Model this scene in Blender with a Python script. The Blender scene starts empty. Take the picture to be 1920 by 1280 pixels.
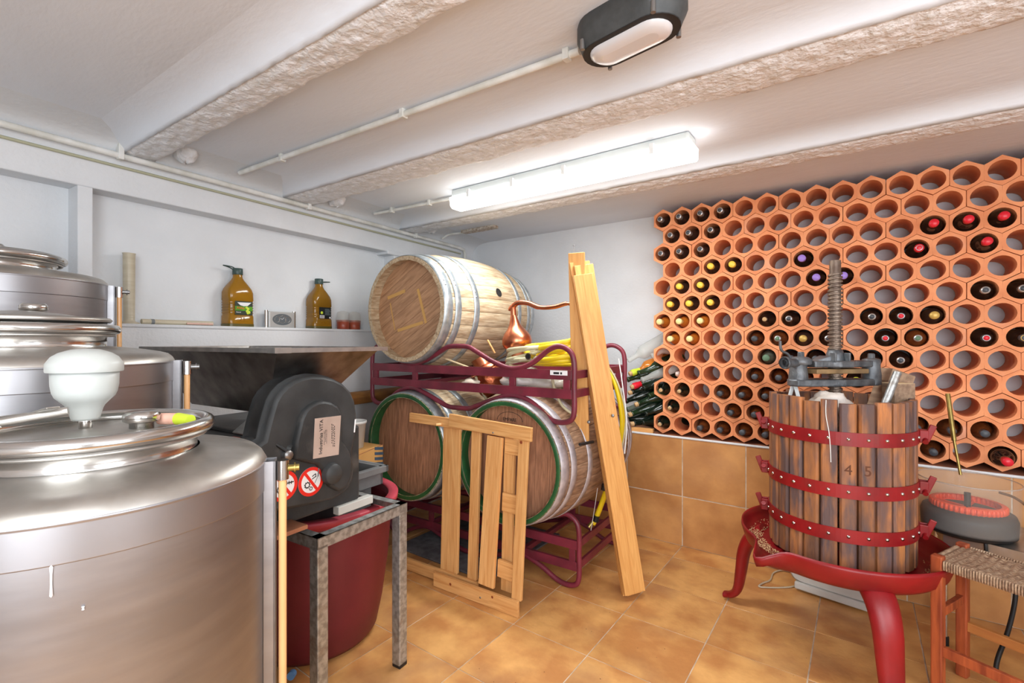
import bpy, math, random
from mathutils import Vector, Matrix, noise
random.seed(7)
PI = math.pi
C = bpy.context.scene.collection
sc = bpy.context.scene
# ---------------------------------------------------------------- camera, light, exposure
FPX, CX, CY, EYE = 900.0, 960.0, 639.0, 1.40          # focal length in pixels of the 1920 wide frame
YAW = math.atan(900 / 1240.0)
cd = bpy.data.cameras.new('camera'); cam = bpy.data.objects.new('camera', cd); C.objects.link(cam)
cd.sensor_width = 36; cd.lens = 36 * FPX / 1920; cd.shift_y = -1 / 1920; cd.clip_start = .02
cam.location = (0, 0, EYE); cam.rotation_euler = (PI / 2, 0, YAW); sc.camera = cam
w = bpy.data.worlds.new('world'); sc.world = w; w.use_nodes = True
w.node_tree.nodes['Background'].inputs[0].default_value = (.9, .95, 1, 1)
w.node_tree.nodes['Background'].inputs[1].default_value = .3
sc.view_settings.view_transform = 'Standard'; sc.view_settings.look = 'None'
sc.view_settings.gamma = 1; sc.view_settings.use_curve_mapping = False
sc.view_settings.exposure = 0.06

def area(name, loc, target, sx, sy, power, col=(1, 1, 1)):
    l = bpy.data.lights.new(name, 'AREA'); l.shape = 'RECTANGLE'; l.size = sx; l.size_y = sy
    l.energy = power; l.color = col
    o = bpy.data.objects.new(name, l); C.objects.link(o); o.location = loc
    o.rotation_euler = (Vector(target) - Vector(loc)).to_track_quat('-Z', 'Y').to_euler()
    return o
area('doorway_light', (.75, -1.35, 1.5), (-.9, 2.4, 1.55), 1.6, 1.7, 74, (.88, .94, 1))
area('side_light', (1.95, .4, 1.55), (-1.5, 1.7, 1.2), 1.4, 1.2, 36, (.92, .96, 1))
area('tube_light', (-1.36, 2.30, 2.235), (-1.36, 2.30, 0), 1.35, .10, 24, (.97, 1, .99))
area('added_rear_light', (.3, -.6, 2.2), (.3, -.6, 0), 1.3, .12, 24, (.97, 1, .99))  # added overhead light behind the camera, no fixture stands there

# ---------------------------------------------------------------- frames: the room is not quite square
class Fr:
    """axes of a group of things, turned by 'off' degrees against the back wall"""
    def __init__(s, off):
        s.off = math.radians(off); th = YAW - s.off
        s.R = (math.cos(th), math.sin(th)); s.F = (-math.sin(th), math.cos(th))
    def pt(s, x, y, **k):               # sight line through a photograph pixel met with a known plane
        u = (x - CX) / FPX; v = -(y - CY) / FPX
        d = (u * s.R[0] + s.F[0], u * s.R[1] + s.F[1], v)
        if 'z' in k: t = (k['z'] - EYE) / d[2]
        elif 'X' in k: t = k['X'] / d[0]
        elif 'Y' in k: t = k['Y'] / d[1]
        return Vector((d[0] * t, d[1] * t, EYE + d[2] * t))
    def m(s): return Matrix.Rotation(s.off, 4, 'Z')
W, M, L = Fr(0), Fr(2.4), Fr(4.75)      # back wall; barrels; left wall, tanks and crusher

# ---------------------------------------------------------------- materials
def lin(r, g, b):
    f = lambda c: ((c / 255) / 12.92 if c / 255 <= .04045 else ((c / 255 + .055) / 1.055) ** 2.4)
    return (f(r), f(g), f(b), 1)
def mat(name, a, b=None, scale=8, stretch=(1, 1, 1), rough=.5, metal=0, bump=0, bscale=None, rnd=0, trans=0,
        alpha=1, emit=0, spec=.5, lo=.35, hi=.65, detail=5, aniso=0, third=None, tscale=3, tlo=.55, thi=.7, rb=0, coords='Object', dist=0):
    m = bpy.data.materials.new(name); m.use_nodes = True; nt = m.node_tree; N = nt.nodes; K = nt.links
    p = N['Principled BSDF']; p.inputs['Roughness'].default_value = rough; p.inputs['Metallic'].default_value = metal
    p.inputs['Specular IOR Level'].default_value = spec
    if trans: p.inputs['Transmission Weight'].default_value = trans
    if alpha < 1: p.inputs['Alpha'].default_value = alpha
    tc = N.new('ShaderNodeTexCoord'); mp = N.new('ShaderNodeMapping'); mp.inputs['Scale'].default_value = stretch
    K.new(tc.outputs[coords], mp.inputs[0]); oi = N.new('ShaderNodeObjectInfo')
    va = N.new('ShaderNodeVectorMath'); va.operation = 'ADD'; K.new(mp.outputs[0], va.inputs[0])
    vs = N.new('ShaderNodeVectorMath'); vs.operation = 'SCALE'; vs.inputs[0].default_value = (7.3, 3.1, 5.7)
    K.new(oi.outputs['Random'], vs.inputs['Scale']); K.new(vs.outputs[0], va.inputs[1]); vec = va.outputs[0]
    out = None
    if b is not None:
        n = N.new('ShaderNodeTexNoise'); n.inputs['Scale'].default_value = scale; n.inputs['Detail'].default_value = detail
        n.inputs['Distortion'].default_value = dist
        K.new(vec, n.inputs['Vector']); r = N.new('ShaderNodeValToRGB')
        r.color_ramp.elements[0].position = lo; r.color_ramp.elements[1].position = hi
        r.color_ramp.elements[0].color = a; r.color_ramp.elements[1].color = b
        K.new(n.outputs[0], r.inputs[0]); out = r.outputs[0]
        if third:
            n3 = N.new('ShaderNodeTexNoise'); n3.inputs['Scale'].default_value = tscale; n3.inputs['Detail'].default_value = 8
            K.new(vec, n3.inputs['Vector']); mr = N.new('ShaderNodeMapRange')
            mr.inputs[1].default_value = tlo; mr.inputs[2].default_value = thi; K.new(n3.outputs[0], mr.inputs[0])
            mx = N.new('ShaderNodeMixRGB'); K.new(mr.outputs[0], mx.inputs[0]); K.new(out, mx.inputs[1])
            mx.inputs[2].default_value = third; out = mx.outputs[0]
    if rnd:
        hs = N.new('ShaderNodeHueSaturation'); mr = N.new('ShaderNodeMapRange')
        mr.inputs[3].default_value = 1 - rnd; mr.inputs[4].default_value = 1 + rnd
        K.new(oi.outputs['Random'], mr.inputs[0]); K.new(mr.outputs[0], hs.inputs['Value'])
        if out: K.new(out, hs.inputs['Color'])
        else: hs.inputs['Color'].default_value = a
        out = hs.outputs[0]
    if out: K.new(out, p.inputs['Base Color'])
    else: p.inputs['Base Color'].default_value = a
    if emit:
        p.inputs['Emission Color'].default_value = a; p.inputs['Emission Strength'].default_value = emit
    if bump or rb:
        nb = N.new('ShaderNodeTexNoise'); nb.inputs['Scale'].default_value = bscale or scale * 3; nb.inputs['Detail'].default_value = 6
        K.new(vec, nb.inputs['Vector'])
        if bump:
            bp = N.new('ShaderNodeBump'); bp.inputs['Strength'].default_value = bump; bp.inputs['Distance'].default_value = .01
            K.new(nb.outputs[0], bp.inputs['Height']); K.new(bp.outputs[0], p.inputs['Normal'])
        if rb:
            mr = N.new('ShaderNodeMapRange'); mr.inputs[3].default_value = max(rough - rb, .02); mr.inputs[4].default_value = rough + rb
            K.new(nb.outputs[0], mr.inputs[0]); K.new(mr.outputs[0], p.inputs['Roughness'])
    return m
PAINT = mat('wall_paint', lin(224, 227, 230), lin(214, 217, 220), scale=2.5, rough=.75, bump=.25, bscale=60)
CEIL = mat('ceiling_paint', lin(228, 234, 242), lin(214, 218, 224), scale=1.3, stretch=(.6, 1.6, 1), rough=.7, bump=.15, bscale=30, lo=.3, hi=.75)
PLAST = mat('rough_plaster', lin(240, 242, 246), lin(218, 218, 216), scale=26, rough=.6, bump=.9, bscale=55, lo=.35, hi=.72)
PIPEW = mat('white_pipe_paint', lin(232, 233, 230), lin(205, 205, 196), scale=10, rough=.45)
TILE = mat('floor_tile', lin(228, 174, 106), lin(192, 132, 76), scale=6, rough=.42, bump=.12, bscale=40, rnd=.07, third=lin(172, 124, 84), tscale=2.6, tlo=.5, thi=.8, rb=.08)
WTILE = mat('wall_tile', lin(212, 156, 96), lin(182, 126, 74), scale=5, rough=.45, bump=.1, bscale=40, rnd=.05, third=lin(182, 130, 86), tscale=3, tlo=.52, thi=.8)
GROUT = mat('grout', lin(222, 208, 188), lin(178, 160, 138), scale=14, rough=.9)
CLAY = mat('clay', lin(238, 158, 108), lin(226, 140, 92), scale=9, rough=.72, bump=.12, bscale=90, rnd=.05, third=lin(236, 176, 146), tscale=5, tlo=.62, thi=.8)
LEDGE = mat('ledge_clay', lin(178, 118, 84), lin(150, 98, 72), scale=12, rough=.8)
STEEL = mat('brushed_steel', lin(156, 155, 158), lin(144, 143, 146), scale=5, stretch=(1, 1, 6), rough=.40, metal=.92, rb=.05, bscale=9)
STEELB = mat('band_steel', lin(160, 159, 162), lin(150, 149, 152), scale=5, rough=.38, metal=.92)
STEELD = mat('dusty_steel', lin(196, 193, 188), lin(168, 163, 156), scale=9, rough=.4, metal=.92, rb=.1, bscale=20)
CHROME = mat('polished_steel', lin(205, 203, 200), rough=.16, metal=1)
HOPST = mat('hopper_steel', lin(168, 164, 160), lin(118, 114, 112), scale=14, rough=.34, metal=.95, lo=.3, hi=.7, rb=.08)
HOPRIM = mat('hopper_rim_steel', lin(190, 188, 184), lin(165, 163, 160), scale=20, rough=.38, metal=.85)
GALV = mat('galvanised_steel', lin(190, 194, 194), lin(152, 154, 152), scale=44, rough=.45, metal=.75, lo=.4, hi=.6, bump=.08, third=lin(140, 128, 116), tscale=14, tlo=.58, thi=.75)
HOOP = mat('hoop_steel', lin(186, 194, 198), lin(152, 162, 168), scale=24, rough=.42, metal=.7, bump=.08, lo=.38, hi=.62)
HOOPP = mat('hoop_steel_dull', lin(200, 194, 198), lin(166, 160, 166), scale=24, rough=.5, metal=.45, bump=.08)
RIVET = mat('rivet_steel', lin(150, 150, 150), rough=.4, metal=.9)
OAKL = mat('pale_oak', lin(206, 188, 158), lin(172, 146, 114), scale=5, stretch=(14, 1.4, 14), rough=.7, bump=.3, bscale=10, rnd=.08, third=lin(122, 98, 72), tscale=4, tlo=.56, thi=.82)
OAKD = mat('stained_oak', lin(170, 136, 108), lin(124, 94, 72), scale=5, stretch=(14, 1.4, 14), rough=.65, bump=.3, bscale=10, rnd=.1, third=lin(90, 62, 52), tscale=3, tlo=.55, thi=.8)
HEADL = mat('barrel_head_wood', lin(190, 148, 112), lin(158, 118, 86), scale=7, stretch=(10, 12, 1.2), rough=.6, bump=.2, rnd=.06)
HEADD = mat('old_barrel_head_wood', lin(182, 130, 98), lin(144, 100, 74), scale=8, stretch=(10, 12, 1.2), rough=.6, bump=.2, rnd=.05)
TAPE = mat('ochre_stain', lin(206, 160, 92), rough=.7)
GREEN = mat('green_paint', lin(36, 92, 48), lin(26, 72, 38), scale=12, rough=.5)
DARK = mat('dark_hole', lin(22, 18, 16), rough=.9)
MAROON = mat('maroon_enamel', lin(126, 44, 60), lin(98, 34, 48), scale=8, rough=.42, bump=.1, third=lin(96, 60, 60), tscale=10, tlo=.6, thi=.8)
PINE = mat('pine', lin(236, 184, 120), lin(208, 146, 84), scale=3.2, stretch=(1.1, 16, 16), rough=.42, bump=.08, rnd=.06, dist=1.2, lo=.3, hi=.7)
PINE2 = mat('glued_pine', lin(228, 174, 104), lin(204, 144, 78), scale=3.2, stretch=(1.1, 16, 16), rough=.4, bump=.08, rnd=.1, dist=1.2, lo=.3, hi=.7)
KNOT = mat('pine_knot', lin(140, 66, 36), rough=.5)
TUBM = mat('maroon_plastic', lin(116, 34, 42), lin(98, 26, 34), scale=3, rough=.5, bump=.04, bscale=80)
TUBR = mat('faded_red_plastic', lin(196, 72, 88), lin(176, 56, 72), scale=8, rough=.5)
BLKP = mat('black_plastic', lin(60, 62, 63), lin(44, 46, 47), scale=9, rough=.52, bump=.06, bscale=120, spec=.4, third=lin(92, 88, 84), tscale=7, tlo=.62, thi=.8)
BLACK = mat('black_rubber', lin(26, 26, 27), rough=.55)
GREYP = mat('grey_plastic', lin(124, 126, 126), lin(104, 106, 107), scale=8, rough=.55)
LAMPB = mat('lamp_housing', lin(72, 75, 76), lin(58, 61, 62), scale=30, rough=.5, bump=.05)
FROST = mat('frosted_glass', lin(225, 224, 226), rough=.25, trans=.15, emit=0)
GLOW = mat('lit_diffuser', (1, 1, .985, 1), rough=.3, emit=5.5)
WHITEP = mat('white_plastic', lin(232, 234, 232), rough=.4)
TRANSL = mat('translucent_plastic', lin(218, 222, 218), rough=.35, trans=.25)
CREAM = mat('yellowed_plastic', lin(226, 216, 192), lin(214, 202, 176), scale=6, stretch=(1, 1, 10), rough=.35, trans=.25)
COPPER = mat('copper', lin(222, 146, 112), lin(196, 112, 80), scale=9, rough=.3, metal=1, bump=.06, bscale=30)
COPHAM = mat('hammered_copper', lin(206, 122, 84), lin(168, 88, 56), scale=16, rough=.28, metal=1, bump=.5, bscale=34)
YELLOW = mat('yellow_hose', lin(240, 208, 28), rough=.42)
CLEARH = mat('clear_hose', lin(226, 220, 186), lin(208, 200, 160), scale=30, rough=.3, trans=.3)
BAGP = mat('plastic_bag', lin(224, 220, 214), lin(200, 194, 188), scale=9, rough=.4, trans=.2, bump=.5, bscale=14)
PRED = mat('press_red', lin(150, 20, 26), lin(124, 16, 22), scale=7, rough=.4, bump=.08, third=lin(116, 44, 40), tscale=6, tlo=.6, thi=.75)
STAVE = mat('press_stave', lin(186, 120, 68), lin(112, 78, 60), scale=2.6, stretch=(6, 6, 1.3), rough=.6, bump=.25, bscale=20, rnd=.22, third=lin(96, 76, 74), tscale=3.4, tlo=.44, thi=.62)
CAST = mat('cast_iron', lin(118, 122, 126), lin(86, 90, 94), scale=22, rough=.5, metal=.6, bump=.25)
SCREW = mat('rusty_screw', lin(140, 124, 110), lin(100, 84, 74), scale=20, rough=.5, metal=.6, bump=.2)
BEECH = mat('aged_block', lin(170, 142, 116), lin(134, 108, 88), scale=4, stretch=(12, 12, 1), rough=.7, bump=.2, rnd=.1)
BLOCKL = mat('fresh_cut_wood', lin(224, 202, 162), rough=.7)
CLOTH = mat('cloth', lin(226, 218, 210), lin(206, 196, 186), scale=12, rough=.9, bump=.3)
POMACE = mat('dry_pomace', lin(206, 172, 128), lin(170, 130, 92), scale=60, rough=.95)
STOOLW = mat('stool_wood', lin(178, 88, 48), lin(132, 58, 34), scale=4, stretch=(10, 10, 1.2), rough=.45, bump=.1, rnd=.08)
STOOLO = mat('stool_rail_wood', lin(206, 140, 72), lin(180, 112, 58), scale=5, stretch=(1.2, 10, 10), rough=.5)
RUSH = mat('rush', lin(190, 160, 130), lin(138, 106, 84), scale=50, stretch=(1, 3, 1), rough=.85, bump=.7, bscale=90, third=lin(214, 190, 160), tscale=9, tlo=.55, thi=.75)
ORANGE = mat('orange_plastic', lin(248, 78, 16), rough=.4)
CLEAR = mat('clear_acrylic', lin(235, 228, 220), rough=.04, alpha=.10)
BRASS = mat('brass', lin(176, 156, 92), lin(140, 120, 66), scale=20, rough=.38, metal=.85)
CARD = mat('cardboard', lin(218, 168, 100), lin(204, 152, 84), scale=6, rough=.8)
BLUE = mat('blue_print', lin(64, 88, 112), rough=.7)
REDS = mat('sign_red', lin(230, 44, 34), rough=.4)
WHS = mat('sign_white', lin(238, 238, 240), rough=.4)
BLS = mat('sign_black', lin(30, 30, 32), rough=.5)
ALU = mat('aluminium_plate', lin(206, 188, 176), lin(186, 166, 154), scale=8, rough=.4, metal=.3)
LOG = mat('varnished_log', lin(166, 116, 60), lin(126, 84, 44), scale=4, stretch=(8, 1.2, 8), rough=.5, bump=.1)
OIL = mat('olive_oil', lin(176, 124, 26), lin(140, 100, 24), scale=3, rough=.12, trans=.25)
OLIVEP = mat('dark_green_cap', lin(56, 78, 74), rough=.4)
GL_BLACK = mat('black_glass', lin(20, 16, 15), rough=.08, spec=.7)
GL_BROWN = mat('brown_glass', lin(112, 60, 26), lin(80, 44, 22), scale=6, rough=.25, spec=.6)
GL_SMOKE = mat('dark_brown_glass', lin(54, 38, 32), lin(40, 30, 26), scale=8, rough=.3, spec=.6)
GL_GREEN = mat('green_glass', lin(34, 58, 32), lin(24, 40, 26), scale=6, rough=.14, spec=.6)
GL_PINE = mat('dark_green_glass', lin(20, 32, 24), rough=.14, spec=.6)
GL_AMBER = mat('amber_glass', lin(224, 138, 50), lin(196, 112, 38), scale=5, rough=.12, trans=.2)
GL_CLEAR = mat('clear_glass', lin(214, 218, 214), rough=.08, alpha=.45)
GL_GREY = mat('dusty_glass', lin(96, 104, 92), lin(70, 80, 68), scale=8, rough=.6)
CAPY = mat('yellow_foil', lin(238, 206, 74), rough=.38)
CAPR = mat('red_foil', lin(222, 34, 52), rough=.35)
CAPPU = mat('purple_foil', lin(158, 128, 212), rough=.4)
CAPS = mat('silver_foil', lin(190, 194, 196), rough=.3, metal=.7)
CAPD = mat('dusty_black_foil', lin(78, 84, 92), lin(54, 58, 64), scale=20, rough=.45)
CAPG = mat('gold_foil', lin(206, 170, 90), rough=.4, metal=.3)
CAPP = mat('pale_gold_foil', lin(238, 220, 150), rough=.35)
CAPGR = mat('green_wax', lin(96, 128, 102), rough=.6)
CAPL = mat('lime_foil', lin(206, 226, 60), rough=.4)
CORK = mat('cork', lin(212, 176, 128), lin(188, 150, 104), scale=60, rough=.85)
PINKC = mat('pink_cork', lin(232, 184, 164), lin(216, 164, 144), scale=40, rough=.8)
PAPER = mat('paper_label', lin(228, 226, 220), rough=.7)
TERRA = mat('glazed_terracotta', lin(172, 84, 58), lin(150, 66, 46), scale=8, rough=.35)
SILV = mat('silver_case', lin(190, 192, 192), rough=.35, metal=.6)
DIAL = mat('dial_grey', lin(92, 98, 102), rough=.4)
HEATER = mat('heater_plastic', lin(206, 206, 200), lin(192, 190, 184), scale=6, rough=.5)
MESH = mat('heater_grille', lin(88, 84, 80), lin(50, 47, 45), scale=60, stretch=(1, 1, 2), rough=.5, metal=.4)
WINE = mat('gauge_wine', lin(226, 178, 124), lin(214, 160, 108), scale=5, rough=.2)

# ---------------------------------------------------------------- mesh helpers
ORG = {}
class MB:
    def __init__(s): s.v = []; s.f = []; s.sm = []
    def add(s, vs, fs, smooth=False, mx=None):
        b = len(s.v)
        for p in vs:
            p = Vector(p); s.v.append(mx @ p if mx else p)
        for f in fs: s.f.append(tuple(b + i for i in f)); s.sm.append(smooth)
        return s
    def box(s, lo, hi, mx=None):
        x0, y0, z0 = lo; x1, y1, z1 = hi
        vs = [(x0,y0,z0),(x1,y0,z0),(x1,y1,z0),(x0,y1,z0),(x0,y0,z1),(x1,y0,z1),(x1,y1,z1),(x0,y1,z1)]
        return s.add(vs, [(0,3,2,1),(4,5,6,7),(0,1,5,4),(1,2,6,5),(2,3,7,6),(3,0,4,7)], False, mx)
    def hexa(s, bot, top):                                             # two quads, bottom and top
        return s.add(list(bot) + list(top), [(3,2,1,0),(4,5,6,7),(0,1,5,4),(1,2,6,5),(2,3,7,6),(3,0,4,7)])
    def lathe(s, prof, n=32, mx=None, cap=True, a0=0, a1=2*PI, smooth=True):   # prof: (r, z) list about Z
        full = abs(a1 - a0 - 2 * PI) < 1e-6; m = n if full else n + 1; vs = []; fs = []
        for r, z in prof:
            for i in range(m):
                a = a0 + (a1 - a0) * i / n; vs.append((r * math.cos(a), r * math.sin(a), z))
        for j in range(len(prof) - 1):
            for i in range(n):
                k = (i + 1) % m
                fs.append((j*m+i, j*m+k, (j+1)*m+k, (j+1)*m+i))
        s.add(vs, fs, smooth, mx)
        if cap and full:
            for j, rev in ((0, True), (len(prof) - 1, False)):
                if prof[j][0] > 1e-5:
                    ring = [vs[j*m+i] for i in range(m)]
                    s.add(ring, [tuple(range(m))[::-1] if rev else tuple(range(m))], False, mx)
        return s
    def cyl(s, p0, p1, r, n=16, r1=None, smooth=True):
        p0 = Vector(p0); p1 = Vector(p1); d = p1 - p0
        mx = Matrix.Translation(p0) @ d.to_track_quat('Z', 'Y').to_matrix().to_4x4()
        return s.lathe([(r, 0), (r if r1 is None else r1, d.length)], n, mx, smooth=smooth)
    def tube(s, path, r, n=10, closed=False, smooth=True, sub=0):
        P = [Vector(p) for p in path]
        if sub: P = spline(P, sub, closed)
        N = len(P); vs = []; fs = []; up = Vector((0, 0, 1)); prev = None
        for i, p in enumerate(P):
            a = P[(i - 1) % N] if (closed or i > 0) else P[i]; b = P[(i + 1) % N] if (closed or i < N - 1) else P[i]
            t = (b - a).normalized()
            if prev is None: u = t.cross(up) if abs(t.z) < .95 else t.cross(Vector((1, 0, 0)))
            else: u = prev - t * prev.dot(t)
            u.normalize(); prev = u; v = t.cross(u)
            rr = r[i * (len(r) - 1) // max(N - 1, 1)] if isinstance(r, (list, tuple)) else r
            for k in range(n):
                q = 2 * PI * k / n; vs.append(p + (u * math.cos(q) + v * math.sin(q)) * rr)
        for i in range(N if closed else N - 1):
            j = (i + 1) % N
            for k in range(n): fs.append((i*n+k, i*n+(k+1) % n, j*n+(k+1) % n, j*n+k))
        s.add(vs, fs, smooth)
        if not closed:
            s.add(vs[:n], [tuple(range(n))[::-1]]); s.add(vs[-n:], [tuple(range(n))])
        return s
    def prism(s, poly, h0, h1, mx=None, smooth=False):                  # polygon in XY, extruded in Z
        n = len(poly); vs = [(x, y, h0) for x, y in poly] + [(x, y, h1) for x, y in poly]
        s.add(vs, [tuple(range(n))[::-1], tuple(range(n, 2*n))], False, mx)
        b = len(s.v) - 2 * n
        for i in range(n):
            j = (i + 1) % n; s.f.append((b+i, b+j, b+n+j, b+n+i)); s.sm.append(smooth)
        return s
    def mesh(s, name):
        me = bpy.data.meshes.new(name); me.from_pydata([tuple(v) for v in s.v], [], s.f)
        me.polygons.foreach_set('use_smooth', s.sm); me.update(); return me
    def build(s, name, m, parent=None, org=None, bevel=0, seg=2):
        """one mesh object; coordinates are those of the thing's frame, the origin is moved to the root"""
        if parent is not None:
            o0 = ORG.get(parent.name, Vector())
            for v in s.v: v -= o0
            me = s.mesh(name); o = bpy.data.objects.new(name, me); C.objects.link(o); o.parent = parent
            ORG[o.name] = Vector(o0)
        else:
            o0 = Vector(org) if org else Vector()
            for v in s.v: v -= o0
            me = s.mesh(name); o = bpy.data.objects.new(name, me); C.objects.link(o); o.location = o0
        me.materials.append(m)
        if bevel:
            b = o.modifiers.new('bevel', 'BEVEL'); b.width = bevel; b.segments = seg; b.limit_method = 'ANGLE'
            b.angle_limit = math.radians(40)
        return o
def spline(P, sub, closed=False):
    N = len(P); out = []
    for i in range(N if closed else N - 1):
        g = lambda k: P[k % N] if closed else P[min(max(k, 0), N - 1)]
        p0, p1, p2, p3 = g(i - 1), g(i), g(i + 1), g(i + 2)
        for j in range(sub):
            t = j / sub
            out.append(.5 * ((2*p1) + (-p0 + p2)*t + (2*p0 - 5*p1 + 4*p2 - p3)*t*t + (-p0 + 3*p1 - 3*p2 + p3)*t**3))
    if not closed: out.append(P[-1])
    return out
def thing(name, label, cat, loc, fr=W, group=None, rz=0):
    o = bpy.data.objects.new(name, None); C.objects.link(o); o.empty_display_size = .05
    loc = Vector(loc); ORG[o.name] = loc.copy()
    o.location = fr.m() @ loc; o.rotation_euler = (0, 0, fr.off + rz)
    o['label'] = label; o['category'] = cat
    if group: o['group'] = group
    return o
def tag(o, label, cat, group=None):
    o['label'] = label; o['category'] = cat
    if group: o['group'] = group
    return o
def struct(o): o['kind'] = 'structure'; return o
def place(o, fr):                                                       # a single mesh thing built in frame coordinates
    o.location = fr.m() @ o.location; o.rotation_euler.z = fr.off; return o
def child(parent, me, name, mx):                                        # shared mesh data, own object
    o = bpy.data.objects.new(name, me); C.objects.link(o); o.parent = parent; o.matrix_local = mx
    ORG[o.name] = Vector(); return o
def bar(name, p0, p1, wd, th, m, parent, up=(0, 0, 1), bevel=.002, label=None):
    """a board from p0 to p1; wd across, th along 'up'-ish; local X runs along the grain"""
    o0 = ORG.get(parent.name, Vector()) if parent else Vector()
    p0 = Vector(p0); p1 = Vector(p1); x = (p1 - p0).normalized(); y = Vector(up).cross(x).normalized(); z = x.cross(y)
    mx = Matrix((x, y, z)).transposed().to_4x4(); mx.translation = (p0 + p1) / 2 - o0; h = (p1 - p0).length / 2
    me = MB().box((-h, -wd / 2, -th / 2), (h, wd / 2, th / 2)).mesh(name); me.materials.append(m)
    o = bpy.data.objects.new(name, me); C.objects.link(o); o.matrix_local = mx
    if parent: o.parent = parent; o.matrix_local = mx
    if bevel:
        b = o.modifiers.new('bevel', 'BEVEL'); b.width = bevel; b.segments = 2
    if label: o['label'] = label
    return o
def text(s, size, mx, m, parent, name='lettering', ext=.0006):
    cu = bpy.data.curves.new('t', 'FONT'); cu.body = s; cu.size = size; cu.extrude = ext; cu.align_x = 'CENTER'; cu.align_y = 'CENTER'
    t = bpy.data.objects.new('t', cu); C.objects.link(t); dg = bpy.context.evaluated_depsgraph_get()
    me = bpy.data.meshes.new_from_object(t.evaluated_get(dg)); bpy.data.objects.remove(t)
    me.materials.clear(); me.materials.append(m)
    o = bpy.data.objects.new(name, me); C.objects.link(o); o.parent = parent
    mx = mx.copy(); mx.translation = mx.translation - ORG.get(parent.name, Vector()); o.matrix_local = mx
    return o
def axes(x, y, loc):                                                    # matrix from two axes
    x = Vector(x).normalized(); y = Vector(y).normalized(); z = x.cross(y)
    m = Matrix((x, y, z)).transposed().to_4x4(); m.translation = Vector(loc); return m
def T(x, y, z): return Matrix.Translation((x, y, z))
def Rx(a): return Matrix.Rotation(a, 4, 'X')
def Ry(a): return Matrix.Rotation(a, 4, 'Y')
def Rz(a): return Matrix.Rotation(a, 4, 'Z')
ORD = ['first','second','third','fourth','fifth','sixth','seventh','eighth','ninth','tenth','eleventh','twelfth','thirteenth','fourteenth']

# ================================================================ THE ROOM
HC = 2.357                                  # ceiling
YT, YU = 3.341, 3.63                        # tiled lower wall and the set-back wall above it
XR, YF = 2.2, -1.6
floor = struct(MB().box((-3.4, YF - .1, -.12), (XR + .1, 3.8, -.0022)).build('floor', GROUT))
gx = [-1.39 + .4045 * k for k in range(-5, 10)]; gy = [1.525 + .4015 * k for k in range(-8, 6)]
tile_me = MB().box((-.1995, -.198, -.008), (.1995, .198, 0)).mesh('tile'); tile_me.materials.append(TILE)
for x in gx[:-1]:
    for y in gy[:-1]:
        xc, yc = x + .20225, y + .20075
        if xc < -3.2 or xc > XR + .15: continue
        if yc + .2 > YT and yc - .2 < YT: pass
        o = child(floor, tile_me, 'tile', T(xc, yc, random.uniform(-.0006, .0006)) @ Rz(random.uniform(-.002, .002)))
ceiling = struct(MB().box((-3.4, YF - .1, HC), (XR + .1, 3.9, HC + .1)).build('ceiling', CEIL))
struct(MB().box((-3.5, YU, .0), (XR + .1, YU + .12, HC)).build('wall_back', PAINT))
wb = struct(MB().box((-3.5, YT, 0), (XR + .1, YU, .738)).build('wall_back', PAINT))
MB().box((-3.4, YT - .004, .734), (XR, YU, .742)).build('ledge_top', LEDGE, wb)
for k in range(-4, 8):
    x0 = -.983 + .3955 * k
    if x0 > XR: continue
    for z0, z1 in ((.004, .3365), (.3425, .733)):
        MB().box((x0 + .003, YT - .009, z0), (x0 + .3925, YT + .002, z1)).build('tile', WTILE, wb, bevel=.002)
MB().box((-3.4, YT - .0072, .002), (XR, YT + .001, .735)).build('grout_bed', GROUT, wb)
struct(MB().tube([(-3.4, YT - .008, .739), (XR, YT - .008, .739)], .008, 8).build('trim_1', PAINT))
struct(MB().box((XR, YF, 0), (XR + .1, YU, HC)).build('wall_right', PAINT))
struct(MB().box((-3.4, YF - .1, 0), (XR + .1, YF, HC)).build('wall_front', PAINT))
wl = struct(place(MB().box((-3.1, -1.9, 0), (-2.80, 3.95, 1.483)).box((-3.1, -1.9, 1.483), (-2.914, 3.95, 2.105)).build('wall_left', PAINT), L))
struct(place(MB().box((-3.1, -1.9, 2.105), (-2.80, 3.95, HC)).build('trim_2', PAINT, bevel=.006), L))
struct(place(MB().box((-2.93, .837, 1.483), (-2.802, .892, 2.106)).build('trim_3', PAINT, bevel=.004), L))
struct(place(MB().box((-2.93, 2.80, 1.483), (-2.802, 2.88, 2.106)).box((-2.93, 2.72, 2.085), (-2.79, 2.97, 2.12)).build('trim_4', PAINT, bevel=.006), L))
struct(place(MB().box((-2.812, -1.9, 1.468), (-2.792, 3.8, 1.484)).build('trim_5', PAINT, bevel=.003), L))
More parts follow.
